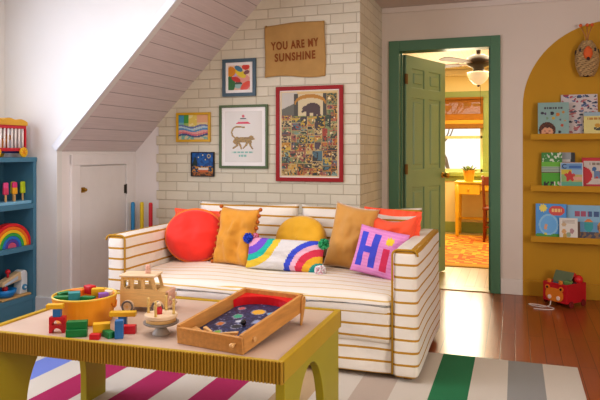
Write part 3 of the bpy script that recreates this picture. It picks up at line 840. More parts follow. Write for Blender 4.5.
for s in (-1, 1):
    bm = new(); cyl(bm, (VL+.002, s*.038, .06), (VL+.009, s*.038, .06), .009, seg=14); obj('headlight', bm, M_van2, t)
bm = new(); bx(bm, VL-.002, VL+.01, -VW-.006, VW+.006, .018, .028); obj('bumper', bm, M_van2, t, bevel=.002)
bm = new(); bx(bm, -.02, .0, -.03, .03, .034, .07); bx(bm, -.075, -.055, -.03, .03, .034, .07); obj('seat', bm, M_van2, t)
o = obj('wooden_peg', (lambda b: (lathe(b, [(0, 0), (.011, 0), (.0115, .012), (.009, .016), (.0105, .02), (.0105, .033), (.008, .037), (0, .037)], seg=20), b)[1])(new()), mat('pink_peg', '#d4a793', .5, .08), loc=(-1.505, 2.335, TS+.156), smooth=True)
tag(o, 'small turned wooden peg standing on the toy jeep roof', 'toy')

# ------------------------------------------------------------------ pedestal and carousel toy
t = thing('cake_stand', 'small grey-white toy pedestal stand holding the wooden ring toy', 'toy', (-1.255, 2.035, TS))
M_st = mat('stand_grey', '#b9b2a8', .45, .06)
bm = new(); lathe(bm, [(.033, 0), (.033, .004), (.02, .022), (.014, .04), (.0, .04)], seg=24); obj('foot', bm, M_st, t, smooth=True)
bm = new(); lathe(bm, [(0, .039), (.06, .039), (.066, .043), (.066, .047), (0, .047)], seg=36); obj('plate', bm, mat('plate_grey', '#8f8a84', .4, .06), t)
t = thing('toy_carousel', 'round wooden toy platform with posts and a red peg figure on the pedestal', 'toy', (-1.255, 2.035, TS+.047))
for i, (r, z0, z1) in enumerate(((.056, 0, .013), (.061, .015, .03))):
    bm = new(); lathe(bm, [(0, z0), (r, z0), (r, z1), (0, z1)], seg=36); obj('disc', bm, M_van if i == 0 else M_van2, t, bevel=.003)
bm = new(); lathe(bm, [(.05, .012), (.05, .016)], seg=24); obj('spacer', bm, M_pine, t)
for a in (-10, 80, 170, 260):
    x, y = .05*math.cos(math.radians(a+19)), .05*math.sin(math.radians(a+19))
    bm = new(); lathe(bm, [(.006, .03), (.005, .036), (.0045, .062), (.007, .066), (.0045, .07), (.0045, .078), (.006, .084), (0, .088)], (x, y, 0), 12); obj('post', bm, mat('post_yellow', '#d3b56a', .5), t, smooth=True)
bm = new(); lathe(bm, [(0, .03), (.012, .03), (.013, .045), (.009, .056), (0, .058)], (-.004, -.008, 0), 18); fg = obj('figure', bm, mat('peg_red', '#c22a35', .4), t, smooth=True, label='red peg figure')
bm = new(); ball(bm, (-.004, -.008, .065), .0095); obj('head', bm, M_van2, fg, smooth=True)

# ------------------------------------------------------------------ basket and blocks
t = thing('block_bucket', 'round orange yellow bucket heaped with wooden blocks on the left of the play table', 'bucket', (-1.65, 2.10, TS))
bm = new(); lathe(bm, [(.104, 0), (.108, .004), (.126, .1), (.126, .104), (.12, .104), (.117, .1), (.1, .008), (0, .008)], seg=48); obj('wall', bm, mat('orange_bucket', '#e79a1c', .35, .08, 6), t, smooth=False)
bm = new(); tube(bm, [(.123*math.cos(a), .123*math.sin(a), .104) for a in [2*PI*i/48 for i in range(48)]], .004, 8, closed=True); obj('rim', bm, mat('bucket_rim', '#e6c34a', .4), t, smooth=True)
for s in (0, PI):
    bm = new(); tube(bm, [(.118*math.cos(s+19*PI/180+.25*k_), .118*math.sin(s+19*PI/180+.25*k_), .075-.02*(1-k_*k_)) for k_ in (-1, -.5, 0, .5, 1)], .004, 6)
    bmesh.ops.transform(bm, matrix=Matrix.Diagonal((1.04, 1.04, 1, 1)), verts=bm.verts); obj('handle', bm, mat('bucket_handle', '#d97f14', .4), t, smooth=True)
HX = dict(red='#c81d2b', green='#0f7a3c', blue='#2f6fa8', yellow='#dcae1c', orange='#e07a24', teal='#2a8a8a', purple='#8a5ab0', white='#e8dccb')
def bmat(c): return mat('block_'+c, HX[c], .4, .06, 10)
def block(c, x, y, z, s, rz, label, name='toy_block', group=None, rot=None):
    bm = new(); bx(bm, -s[0]/2, s[0]/2, -s[1]/2, s[1]/2, 0, s[2])
    o = obj(name, bm, bmat(c), bevel=.002, loc=(x, y, z), rot=rot or (0, 0, rz)); return tag(o, label, 'block', group)
# heap inside the bucket (a bed of blocks just below the rim, then the ones that show)
heap = [('green', -.075, -.045, .072, (.06, .035, .03), .4, 'green block in the bucket at its left front edge'),
        ('green', -.088, .015, .075, (.05, .03, .03), 1.2, 'green block at the far left inside the bucket'),
        ('orange', -.045, .04, .08, (.05, .03, .03), .2, 'orange block behind the green ones in the bucket'),
        ('teal', -.03, -.035, .082, (.045, .045, .034), .7, 'dark teal cube block in the bucket, left of middle'),
        ('blue', -.02, -.078, .06, (.055, .028, .028), .3, 'blue block at the front inside the bucket'),
        ('green', .03, -.05, .078, (.055, .028, .024), .1, 'flat green block in the middle of the bucket'),
        ('red', .0, .06, .088, (.045, .03, .034), -.3, 'red block standing at the back of the bucket'),
        ('yellow', .048, .02, .085, (.05, .03, .034), .5, 'yellow block in the bucket right of the red one'),
        ('purple', .08, -.012, .08, (.035, .03, .028), .9, 'purple block near the right rim of the bucket'),
        ('white', .078, .04, .08, (.04, .028, .024), .2, 'white block at the right back of the bucket'),
        ('red', .072, -.058, .066, (.045, .028, .028), .8, 'red block at the right front inside the bucket')]
for c, dx, dy, dz, s, rz, lb in heap:
    ca, sa = math.cos(.333), math.sin(.333)
    block(c, -1.65+dx*ca-dy*sa, 2.10+dx*sa+dy*ca, TS+dz+.006, s, rz, lb)
r_ = random.Random(9); k_ = 0
# blocks on the table
def arch_block(x, y, z, rz, label):
    bm = new(); w, h = .029, .03
    pts = [(-w, 0), (-.018, 0)] + [(-.018*math.cos(a), .018*math.sin(a)) for a in [PI*i/12 for i in range(1, 12)]] + [(.018, 0), (w, 0), (w, h), (-w, h)]
    prism(bm, pts, 'y', -.014, .014)
    o = obj('arch_block', bm, bmat('red'), loc=(x, y, z), rot=(0, 0, rz), bevel=.0015); tag(o, label, 'block')
arch_block(-1.635, 1.925, TS, .42, 'red arch block standing on the table, lower of two')
arch_block(-1.635, 1.925, TS+.03, .42, 'red arch block stacked on the other arch block')
block('blue', -1.637, 1.925, TS+.06, (.028, .026, .03), .42, 'blue cube block on top of the red arches')
block('yellow', -1.645, 1.922, TS+.09, (.062, .028, .017), .42, 'yellow plank block on top of the blue cube')
block('green', -1.532, 1.905, TS, (.074, .03, .028), .5, 'long green block on the table in front of the bucket, lower of two')
block('green', -1.54, 1.917, TS+.028, (.074, .03, .026), .5, 'long green block lying on the other green block')
block('yellow', -1.455, 1.948, TS+.012, (.062, .034, .034), .62, 'yellow brick block right of the green stack')
block('white', -1.455, 1.955, TS, (.05, .028, .012), .62, 'thin pale block under the yellow brick')
block('red', -1.447, 1.899, TS, (.036, .024, .02), .3, 'small red block in front of the yellow brick')
block('green', -1.415, 1.936, TS, (.05, .028, .024), -.5, 'small green block between red block and blue pillar')
block('blue', -1.372, 1.94, TS, (.03, .03, .066), .5, 'blue pillar block standing upright on the table')
block('red', -1.385, 2.0, TS, (.075, .028, .03), .35, 'red block lying behind the upright blue pillar')
block('blue', -1.43, 2.045, TS, (.03, .03, .05), .4, 'blue block carrying the long yellow plank beside the bucket')
block('yellow', -1.428, 2.043, TS+.05, (.1, .03, .018), .36, 'long yellow plank laid on the blue block beside the bucket')

# ================================================================== BOOKSHELF
M_shelf = mat('blue_shelf_paint', '#4c8098', .5, .05, 5)
t = thing('bookshelf', 'blue painted open bookshelf against the left wall', 'shelf', (-3.385, 3.07, 0), PI/2)
# local x runs along world Y, local -y faces world +X
SW, SD = .53, .14
for x in (-SW, SW-.03): 
    bm = new(); bx(bm, x, x+.03, -SD, SD-.012, 0, 1.095); obj('side_panel', bm, M_shelf, t, bevel=.002)
bm = new(); bx(bm, -SW, SW, SD-.012, SD, 0, 1.095); obj('back_panel', bm, mat('blue_shelf_back', '#44758a', .6, .05, 5), t)
bm = new(); bx(bm, -SW-.004, SW+.002, -SD-.004, SD, 1.095, 1.128); obj('top_board', bm, M_shelf, t, bevel=.003)
for z in (.80, .505, .15):
    bm = new(); bx(bm, -SW+.03, SW-.03, -SD, SD-.012, z-.035, z); obj('shelf_board', bm, M_shelf, t, bevel=.002)
bm = new(); bx(bm, -SW+.03, SW-.03, -SD+.004, -SD+.02, 0, .115); obj('plinth', bm, M_shelf, t, bevel=.002)
# circus wagon
t = thing('circus_wagon', 'red and gold toy circus cage wagon with white bars on top of the bookshelf', 'toy', (-3.37, 3.375, 1.128), PI/2)
M_rd = mat('toy_red_paint', '#c41e30', .4, .05); M_gold = mat('toy_gold', '#d9a52a', .4, .08); M_wh = mat('toy_white', '#efeae2', .5, .04)
L2, D2 = .16, .095
bm = new(); bx(bm, -L2, L2, -D2, D2, .042, .065); obj('floor_board', bm, M_rd, t, bevel=.003)
bm = new(); bx(bm, -L2, L2, -D2, D2, .2, .222); obj('top_beam', bm, M_rd, t, bevel=.003)
for x in (-L2, L2-.014):
    for y in (-D2, D2-.014):
        bm = new(); bx(bm, x, x+.014, y, y+.014, .065, .2); obj('corner_post', bm, M_rd, t)
for i in range(9):
    x = -L2+.028+i*(2*L2-.056)/8
    for y in (-D2+.007, D2-.007):
        bm = new(); cyl(bm, (x, y, .065), (x, y, .2), .0062, seg=10); obj('bar', bm, M_wh, t, smooth=True)
bm = new(); pts = [(-L2-.008, .222)] + [(-L2-.008+(2*L2+.016)*i/40, .246+.014*abs(math.sin(i/40*PI*3))+.012*math.sin(i/40*PI)) for i in range(41)] + [(L2+.008, .222)]
prism(bm, pts, 'y', -D2-.006, D2+.006); obj('roof', bm, M_gold, t, bevel=.002)
bm = new(); bx(bm, -L2+.02, L2-.02, -D2+.03, D2-.03, .028, .042); obj('chassis', bm, mat('toy_navy', '#263a7a', .4), t)
for x in (-.115, .125):
    for s in (-1, 1):
        bm = new(); cyl(bm, (x, s*(D2+.001), .035), (x, s*(D2+.014), .035), .035, seg=24); w_ = obj('wheel', bm, mat('toy_yellow', '#e2b81e', .4), t, bevel=.003)
        bm = new(); 
        for k_ in range(4):
            a = PI*k_/4; tube(bm, [(x-.028*math.cos(a), s*(D2+.0145), .035-.028*math.sin(a)), (x+.028*math.cos(a), s*(D2+.0145), .035+.028*math.sin(a))], .0022, 6)
        obj('spokes', bm, mat('toy_orange', '#d98a1c', .4), w_)
for i, (hx, y) in enumerate((('#d9a24a', -.07), ('#c98a3a', .05))):
    o = thing('toy_lion', ['tan toy animal standing inside the circus wagon, nearer the wall corner', 'brown toy animal standing inside the circus wagon, further from the corner'][1-i], 'toy', (-3.37, 3.375+y, 1.193), PI/2)
    m_ = mat('toy_lion%d' % i, hx, .6)
    bm = new(); ball(bm, (0, 0, .045), .03, (1.3, .8, .8)); obj('body', bm, m_, o, smooth=True)
    bm = new(); ball(bm, (.04, 0, .075), .022); obj('head', bm, m_, o, smooth=True)
    for sx in (-.025, .025):
        for sy in (-.012, .012):
            bm = new(); cyl(bm, (sx, sy, 0), (sx, sy, .035), .008, seg=8); obj('leg', bm, m_, o)
# popsicle set
t = thing('popsicle_tray', 'pale blue wooden tray holding toy popsicles on the top inner shelf', 'tray', (-3.315, 3.37, .80), PI/2)
bm = new(); bx(bm, -.2, .2, -.055, .055, 0, .022); obj('tray', bm, mat('pale_blue_wood', '#86bcd6', .5, .05), t, bevel=.004)
pops = [(.172, .0, ('#c6d422', '#c6d422'), 'lime green toy popsicle nearest the right end of the tray'), (.07, -.025, ('#e03a7a', '#f0b01e'), 'pink, orange and yellow toy popsicle, second from the tray end'), (.115, .03, ('#e8d03a', '#e6e06a'), 'yellow toy popsicle half hidden behind the pink and yellow one'),
        (-.015, -.03, ('#e0508a', '#d8426a'), 'pink toy popsicle in the middle of the tray'), (-.04, .03, ('#d9a87a', '#e07aa0'), 'tan and pink toy popsicle behind the plain pink one'), (-.1, -.02, ('#c62a6a', '#a82a4a'), 'dark magenta toy popsicle at the left of the tray')]
for x, y, (c1, c2), lb in pops:
    p = thing('toy_popsicle', lb, 'toy', (-3.315-y, 3.37+x, .80+.022), PI/2, 'toy popsicles on the shelf')
    bm = new(); bx(bm, -.007, .007, -.003, .003, 0, .06); obj('stick', bm, M_maple, p)
    for z0, z1, c in ((.05, .09, c2), (.09, .135, c1)):
        bm = new()
        if z1 > .1: roundbox(bm, (-.021, -.01, z0), (.021, .01, z1), .0095, (2, 2, 3))
        else: roundbox(bm, (-.0208, -.0098, z0), (.0208, .0098, z1+.008), .006, (2, 2, 3))
        obj('ice', bm, mat('ice'+c[1:], c, .45), p, smooth=True)
# rainbow stacker
t = thing('rainbow_stacker', 'wooden rainbow stacking arch on the middle shelf', 'toy', (-3.30, 3.40, .505), PI/2)
rc = ['#d8262c', '#ec7a1e', '#f0c21e', '#3aa64a', '#2a78c4', '#5a4aa0', '#c95a7a']
for i, c in enumerate(rc):
    ro = .18-i*.0235; ri = ro-.0225
    bm = new(); ro_z = ro*.93; ri_z = ri*.93
    if i == 6: pts = [(ro*math.cos(a), ro_z*math.sin(a)) for a in [PI*k/24 for k in range(25)]]
    else: pts = [(ro*math.cos(a), ro_z*math.sin(a)) for a in [PI*k/24 for k in range(25)]] + [(ri*math.cos(a), ri_z*math.sin(a)) for a in [PI-PI*k/24 for k in range(25)]]
    prism(bm, pts, 'y', -.03, .03); obj('arch', bm, mat('rainbow%d' % i, c, .5, .05), t, bevel=.003)
# toy mixer
t = thing('toy_mixer', 'white and tan wooden toy stand mixer with a blue bowl on the bottom shelf', 'toy', (-3.32, 3.47, .15), PI/2)
M_mw = mat('mixer_white', '#d9dcdc', .45, .04)
bm = new(); roundbox(bm, (-.17, -.06, 0), (.1, .06, .016), .007, (4, 3, 1)); obj('base', bm, M_maple, t, smooth=True)
bm = new(); pts = [(.085, .016), (.015, .016), (.035, .1), (.03, .14)] + [(.055+.032*math.cos(a), .15+.03*math.sin(a)) for a in [PI*.8-PI*.8*k/8 for k in range(9)]] + [(.088, .1)]
prism(bm, pts, 'y', -.035, .035); obj('column', bm, M_mw, t, bevel=.005)
bm = new(); pts = [(.07, .115), (.085, .15), (.06, .17), (.02, .172), (-.13, .125), (-.135, .09)]
prism(bm, pts, 'y', -.03, .03); obj('mixer_head', bm, mat('mixer_tan', '#cfb48c', .5, .06), t, bevel=.008)
bm = new(); prism(bm, [(.0, .125), (-.12, .095), (-.12, .108), (.0, .148)], 'y', -.0325, .0325); obj('side_stripe', bm, mat('mixer_grey', '#b9c6d2', .5), t)
bm = new(); cyl(bm, (.055, -.035, .06), (.055, -.045, .06), .02, seg=24); dl = obj('dial', bm, mat('mixer_blue', '#3f8fb8', .4), t)
bm = new(); cyl(bm, (.055, -.045, .06), (.055, -.05, .06), .008, seg=14); obj('knob', bm, M_mw, dl)
bm = new(); cyl(bm, (-.085, 0, .058), (-.085, 0, .1), .012, seg=14); ball(bm, (-.085, 0, .072), .02); obj('whisk', bm, M_rd, t, smooth=True)
bm = new(); lathe(bm, [(.03, .016), (.05, .018), (.07, .045), (.074, .07), (.068, .07), (.06, .04), (0, .026)], (-.085, 0, 0), 32); obj('bowl', bm, mat('bowl_blue', '#1f86cc', .35), t, smooth=True)
bm = new(); ball(bm, (-.06, 0, .185), .018); cyl(bm, (-.06, 0, .145), (-.06, 0, .18), .008, seg=10); obj('lever', bm, M_rd, t, smooth=True)

# ================================================================== POLES behind the sofa
for hx, u, lb in (('#2f8fc4', (-3.0, 4.43), 'tall blue round pole behind the left sofa arm'), ('#e2c81e', (-2.93, 4.455), 'tall yellow round pole between the blue and red poles'), ('#c8202e', (-2.83, 4.43), 'tall red round pole nearest the brick edge')):
    bm = new(); lathe(bm, [(0, 0), (.014, 0), (.016, .01), (.016, .735), (.013, .748), (0, .75)], seg=16)
    o = obj('toy_pole', bm, mat('pole'+hx[1:], hx, .5, .04), loc=(u[0], u[1], 0), smooth=True); tag(o, lb, 'pole', 'coloured poles behind the sofa')

# ================================================================== WALL ART
FY = YB
def framed(name, label, x0, x1, z0, z1, fw, m, fn, res, mw=0, mcol='#e9e4d8', depth=.02, glaze=True, cat='picture'):
    t = thing(name, label, cat, ((x0+x1)/2, FY, z0))
    w, h = x1-x0, z1-z0
    if fw:
        bm = new()
        for a, b, c, d in ((-w/2, w/2, 0, fw), (-w/2, w/2, h-fw, h)): bx(bm, a, b, -depth, -.001, c, d)
        for a, b in ((-w/2, -w/2+fw), (w/2-fw, w/2)): bx(bm, a, b, -depth+.0003, -.001, fw-.001, h-fw+.001)
        obj('frame', bm, m, t, bevel=.002)
    bm = new(); bx(bm, -w/2+.003, w/2-.003, -.008, -.001, .003, h-.003); obj('backing', bm, mat('backing_board', '#cbb992', .8), t)
    if mw:
        bm = new(); bx(bm, -w/2+fw*.9, w/2-fw*.9, -.0095, -.008, fw*.9, h-fw*.9); obj('mat_board', bm, mat('mat_board', mcol, .6, .02), t)
    iw, ih = w-2*fw-2*mw, h-2*fw-2*mw
    bm = picture(iw, ih, res[0], res[1], fn, y=-.0102); bmesh.ops.translate(bm, vec=(0, 0, fw+mw), verts=bm.verts)
    obj('print', bm, PRINT if glaze else PAINT, t)
    return t
# yellow-framed wave painting
def waves(u, v):
    w1 = .5 + .07*math.sin(u*9+1); 
    if v < .12+.05*math.sin(u*8): return '#d8c9a0' if noise.noise(Vector((u*9, v*9, 0))) > 0 else '#7fb7a8'
    for k, c in enumerate(['#4a5a8a', '#d87a86', '#e6a6a0', '#5f9ac4', '#b9d3dd', '#6f7fb0']):
        lo = .12+k*.075+.05*math.sin(u*8+k*.25)
        if lo <= v < lo+.075: return c
    if u < .18: return '#4fa3c4' if v > .7 else '#7fc4c0'
    if u < .34: return '#4fa64a' if v > .66 else '#a8c46a'
    if u < .62: return '#e6d06a' if noise.noise(Vector((u*6, v*6, 3))) > -.1 else '#efe2a0'
    return '#eab58a' if v > .7 else '#e8cf9a'
framed('framed_painting', 'small abstract wave painting in a yellow frame, leftmost on the brick wall', -2.662, -2.348, 1.248, 1.49, .02, mat('yellow_frame', '#d2a412', .45, .08), waves, (50, 36), 0, glaze=False)
# dark canvas
def night(u, v):
    if v > .42:
        d = math.hypot(u-.78, v-.85)
        if .05 < d < .09: return '#c9b37a'
        n = noise.noise(Vector((u*7, v*9, 5)))
        if math.hypot(u-.3, v-.8) < .03 or math.hypot(u-.5, v-.9) < .025 or math.hypot(u-.62, v-.7) < .025: return '#e8dfae'
        if u < .25 and v < .42+.45*(1-abs(u-.15)*6): return '#12302c'
        return '#1b63a8' if n > 0 else '#164a88'
    if v < .15: return '#5b3a20' if noise.noise(Vector((u*12, v*12, 0))) > 0 else '#a8642a'
    if .3 < u < .75 and v < .36: return '#dfd3c4' if v > .24 else '#c96a34'
    return '#c98a34' if noise.noise(Vector((u*10, v*10, 2))) > .05 else '#24405a'
framed('canvas_painting', 'small dark blue night landscape canvas below the yellow-framed painting', -2.523, -2.313, .965, 1.165, .006, mat('canvas_edge', '#1f2328', .7), night, (40, 40), 0, depth=.022, glaze=False)
# blue-framed abstract
def shapes(u, v):
    def el(cx, cy, rx, ry, r=0):
        c, s = math.cos(r), math.sin(r); x, y = u-cx, v-cy
        return ((x*c+y*s)/rx)**2+((-x*s+y*c)/ry)**2 < 1
    if el(.8, .92, .17, .12): return '#d8432f'
    if el(.48, .86, .2, .1, -.5): return '#4f86a0'
    if el(.84, .7, .14, .08, .3): return '#8a5a58'
    if el(.12, .75, .22, .2): return '#e0931e'
    if el(.55, .68, .3, .14, -.6): return '#e8cf3a'
    if el(.3, .62, .1, .07): return '#c9b3d6'
    if el(.36, .43, .22, .1, -.35): return '#cf3f35'
    if el(.1, .25, .22, .32): return '#3f7a45'
    if el(.8, .15, .27, .15, .6): return '#e2543a'
    if el(.46, .2, .2, .14): return '#4a5a4a' if v > .22 else '#9fc0b8'
    if el(.62, .45, .35, .2): return '#e6a392'
    return '#efd3b8' if v > .5 else '#e3b9a0'
framed('framed_print', 'square abstract print of coloured shapes in a blue-grey frame', -2.238, -1.945, 1.612, 1.912, .027, mat('blue_frame', '#4e6470', .5, .05), shapes, (48, 48), .024, '#efeae4')
# monkey print
def monkey(u, v):
    x, y = u*37, (1-v)*55      # zoomed crop pixels
    bg = '#e2ddd2'
    g = '#a8842a' if noise.noise(Vector((x*.6, y*.6, 0))) > -.1 else '#8a6a22'
    def S(ax, ay, bx_, by_, r): return segd(x, y, ax, ay, bx_, by_) < r
    if math.hypot(x-18.3, y-5.5) < 1.5: return '#cf4a4a'
    if 7.2 < y < 8.8 and abs(x-18.3) < 2.0+(y-7)*.9: return '#3a3a44'
    if 9 < y < 10.4 and abs(x-18.3) < 4.6: return '#d8cfc4'
    if 11.2 < y < 13.6 and abs(x-18.3) < 4.2+(y-11)*1.25: return '#d8394f'
    # body
    if ((x-18)/8.2)**2+((y-31)/2.9)**2 < 1: return g
    if S(12, 30, 10.5, 33, 2.4) or S(23, 30, 25, 33, 2.1): return g
    if math.hypot(x-26.2, y-29) < 2.5 or S(24, 30, 26, 29, 2) or S(27, 29.5, 28.6, 30, 1.2): return g
    if S(11, 32, 12.2, 37, 1.2) or S(12.2, 37, 8.5, 40, .9) or S(13, 33, 15.5, 37, 1.1) or S(15.5, 37, 16.5, 40.5, .8): return g
    if S(23, 33, 21, 37, 1.1) or S(21, 37, 18.5, 40, .8) or S(25, 33, 25.5, 37, 1.1) or S(25.5, 37, 27.5, 40.5, .8): return g
    tail = [(10.5, 29.5), (7.6, 26.5), (6.7, 22.5), (8, 18.8), (11, 16.9), (15, 16.8), (19.5, 17.6)]
    for (a, b), (c, d) in zip(tail, tail[1:]):
        if S(a, b, c, d, .75): return g
    if 43.4 < y < 45.4 and 7 < x < 28 and (int(x*1.3) % 5): return '#7fb3a0'
    if 47.2 < y < 49.2 and 14 < x < 22 and (int(x*1.3) % 4): return '#7fb3a0'
    return bg
framed('framed_print', 'monkey with a striped hat on a tall white print in a green frame', -2.266, -1.842, 1.034, 1.542, .02, mat('olive_frame', '#56683f', .5, .05), monkey, (74, 96), .03, '#e6e1d6')
# red-framed poster
rq = random.Random(21); tiles = []
pal = ['#b97f2e', '#c99a3a', '#a5482f', '#5f6f42', '#56747a', '#54423f', '#87905f', '#c2aa74', '#3a3f33', '#98584a', '#7d9689', '#b8644a', '#c9a83f', '#45573f', '#5c4e52', '#44403a', '#a88a4a']
def split(x0, y0, x1, y1, d):
    w, h = x1-x0, (y1-y0)*1.45
    if d == 0 or (w < .2 and h < .24 and rq.random() < .6):
        tiles.append((x0, y0, x1, y1, rq.choice(pal), rq.choice(pal), rq.choice(pal), rq.random())); return
    f = rq.uniform(.38, .62)
    if w > h: m = x0+f*w; split(x0, y0, m, y1, d-1); split(m, y0, x1, y1, d-1)
    else: m = y0+f*(y1-y0); split(x0, y0, x1, m, d-1); split(x0, m, x1, y1, d-1)
split(0, 0, 1, .72, 7); split(.8, .72, 1, .97, 3)
def poster(u, v):
    if v > .985 or u < .02 or u > .98 or v < .015: return '#dcc59a'
    def S(ax, ay, bx_, by_, r): return segd(u, v*1.45, ax, ay, bx_, by_) < r
    if .24 < u < .8 and .7 < v < .97:
        V = v*1.45
        if ((u-.52)/.27)**2+((v-.86)/.1)**2 < 1 and not ((u-.52)/.25)**2+((v-.845)/.07)**2 < 1 and v > .84: return '#b9832a'
        bear = ((u-.56)/.13)**2+((V-1.16)/.085)**2 < 1 or ((u-.44)/.055)**2+((V-1.15)/.045)**2 < 1 or S(.42, 1.13, .39, 1.1, .02) or S(.48, 1.1, .48, 1.03, .03) or S(.6, 1.1, .6, 1.02, .032) or S(.66, 1.12, .67, 1.02, .03)
        if bear: return '#55403c'
        if V < 1.03: return '#8a9a4a' if noise.noise(Vector((u*20, v*20, 0))) > 0 else '#6f7f3f'
        if u < .31 or u > .74: return '#4f4a3c'
        return '#d6c49a'
    if v > .72 and u < .3: 
        return '#c9c2b4' if v > .78+u*.3 else '#6d6a5a'
    for x0, y0, x1, y1, c1, c2, c3, q in tiles:
        if x0 <= u < x1 and y0 <= v < y1:
            a, b = (u-x0)/(x1-x0), (v-y0)/(y1-y0)
            if u-x0 < .009 or v-y0 < .007: return ['#b39a66', '#8f7f55', '#a8683f', '#c2aa74'][int(q*4)]
            if noise.noise(Vector((u*34, v*46, q*9))) > .22: return c2
            if noise.noise(Vector((u*30, v*40, q*5+7))) > .3: return '#3f3a34'
            if b > .72: return c2 if (.12 < a < .88 and .78 < b < .92 and int(a*11) % 3) else c1
            hill = .35+.2*math.sin(a*5+q*9)
            if b < hill: return c3
            if math.hypot(a-q, b-.55) < .12: return '#e6d3a2'
            return c1 if b < .6 else c2 if q > .5 else c1
    return '#d8b878'
framed('framed_poster', 'large collage poster of travel stamps with a bear in a glossy red frame', -1.773, -1.229, .937, 1.674, .03, mat('red_frame', '#9a0808', .6, .04), poster, (84, 120), .006, '#dccba4')
# fabric banner
bm = new(); n1, n2 = 40, 30; bw0, bz0 = .494, .42
def bpos(a, b):
    x = (a-.5)*bw0; z = -.418*(1-b)
    ztop = -.006*math.cos(a*2*PI)+.012*a-.006
    y = -.012 - .006*math.sin(a*9+1)*(1-b) - .006*math.sin(a*5+b*3) - .008*(1-b)*max(0, math.sin(a*14-5))*.5
    return (x+.004*math.sin(b*5), y, z+ztop*b+(.01*math.sin(a*6))*(1-b))
vs = [[bm.verts.new(bpos(i/n1, j/n2)) for j in range(n2+1)] for i in range(n1+1)]
for i in range(n1):
    for j in range(n2): bm.faces.new((vs[i][j], vs[i+1][j], vs[i+1][j+1], vs[i][j+1]))
o = thing('fabric_banner', 'ochre canvas banner with brown letters hung above the red-framed poster', 'banner', (-1.618, FY, 2.168))
c_ = obj('cloth', bm, mat('ochre_canvas', '#b58f55', .9, .08, 9, .4, 300), o, smooth=True); sm = c_.modifiers.new('thick', 'SOLIDIFY'); sm.thickness = .003
def on_banner(body, size, zc, sx):
    bm = lettering(body, size, .0028, sx, .0006, 1.2)
    for v in bm.verts:
        a = v.co.x/bw0+.5; b = 1+(v.co.z+zc)/.418
        p = bpos(a, b); v.co = Vector((p[0], p[1]-.0045+v.co.y*.3, zc+v.co.z+.01*a+v.co.x*.02))
    obj('lettering', bm, mat('brown_print', '#8a4a12', .8, .05), o, label='brown printed words')
on_banner('YOU ARE MY', .086, -.175, .66)
on_banner('SUNSHINE', .086, -.268, .72)
for x in (-.236, .236):
    bm = new(); cyl(bm, (x, 0, -.012), (x, -.022, -.012), .004, seg=10); obj('nail', bm, M_brass, o)

# ================================================================== BOOK LEDGES
LEDG = [1.297, .888, .486]
LX0, LX1 = .118, 1.30
for z, lb in zip(LEDG, ('yellow picture ledge, topmost in the painted arch', 'yellow picture ledge in the middle of the painted arch', 'yellow picture ledge, lowest in the painted arch')):
    t = thing('picture_ledge', lb, 'shelf', ((LX0+LX1)/2, YW, z), 0, 'yellow ledges in the arch')
    w = (LX1-LX0)/2
    bm = new(); bx(bm, -w, w, -.1, 0, -.022, 0); obj('base_board', bm, M_yellow, t, bevel=.002)
    bm = new(); bx(bm, -w, w, -.11, -.1, -.035, .012); obj('front_lip', bm, M_yellow, t, bevel=.002)
    bm = new(); bx(bm, -w, w, -.012, -.003, 0, .03); obj('back_rail', bm, M_yellow, t)
def book(label, x0, x1, z, h, yf, fn, spine='#ddd', res=(32, 40), th=.012, texts=()):
    w = x1-x0; lean = .12
    t = thing('picture_book', label, 'book', ((x0+x1)/2, YW-yf, z)); t.rotation_euler = (-lean, 0, 0)
    bm = new(); bx(bm, -w/2+.004, w/2-.004, .002, th-.002, .004, h-.004); obj('pages', bm, mat('paper', '#e8e0cc', .8), t)
    bm = new(); bx(bm, -w/2, w/2, 0, .002, 0, h); bx(bm, -w/2, w/2, th-.002, th, 0, h); bx(bm, -w/2, -w/2+.002, 0, th, 0, h)
    cv = obj('cover', bm, mat('cover'+spine[1:], spine, .5), t)
    bm = picture(w, h, res[0], res[1], fn, y=-.0006); obj('cover_art', bm, BOOK, cv)
    for body, size, cx_, cz_, hexc, sx in texts:
        bm = lettering(body, size, .0008, sx, .0003); bmesh.ops.translate(bm, vec=(cx_*w, -.0012, cz_*h), verts=bm.verts)
        obj('title', bm, mat('ink'+hexc[1:], hexc, .6), cv)
    return t
def curly(u, v):
    if (u-.3)**2/.27**2+(v-.16)**2/.24**2 < 1:
        if (u-.3)**2/.19**2+(v-.1)**2/.15**2 < 1 and v < .26-.12*math.cos((u-.3)*14)**2*.3: 
            if abs(v-.13) < .016 and (abs(u-.23) < .03 or abs(u-.38) < .03): return '#3a1c12'
            if abs(v-.06) < .012 and abs(u-.3) < .05: return '#8a3a2a'
            return '#d8a07c'
        return '#4a2412' if noise.noise(Vector((u*16, v*16, 0))) > -.2 else '#6a3618'
    if .79 < v < .87 and .18 < u < .82 and (int(u*40) % 7 not in (0, 4)): return '#4a4a52'
    for a, b, c, r in ((.15, .68, '#3a3444', .05), (.24, .66, '#57506a', .04), (.46, .67, '#2a2430', .06), (.64, .63, '#c97a2a', .06), (.82, .7, '#b8863a', .04), (.5, .52, '#c9a83a', .05), (.3, .52, '#7a9a7a', .04), (.72, .47, '#57606a', .03), (.78, .3, '#b84a2a', .05), (.7, .1, '#26242c', .05), (.88, .44, '#c99a6a', .03)):
        if math.hypot(u-a, (v-b)*1.1) < r: return c
    return '#8fb0a8'
book('pale blue-green picture book with a curly-haired face, left on the top ledge', .172, .40, LEDG[0], .262, .1, curly, '#7a9a94', (44, 50))
rb = random.Random(5)
marks = [(rb.random(), rb.random(), rb.choice(['#2f3f5a', '#a8485a', '#3a4a5a', '#b86a6a', '#38404a', '#44628a']), rb.uniform(.012, .03), rb.uniform(.03, .09), rb.uniform(-.4, .4)) for _ in range(110)]
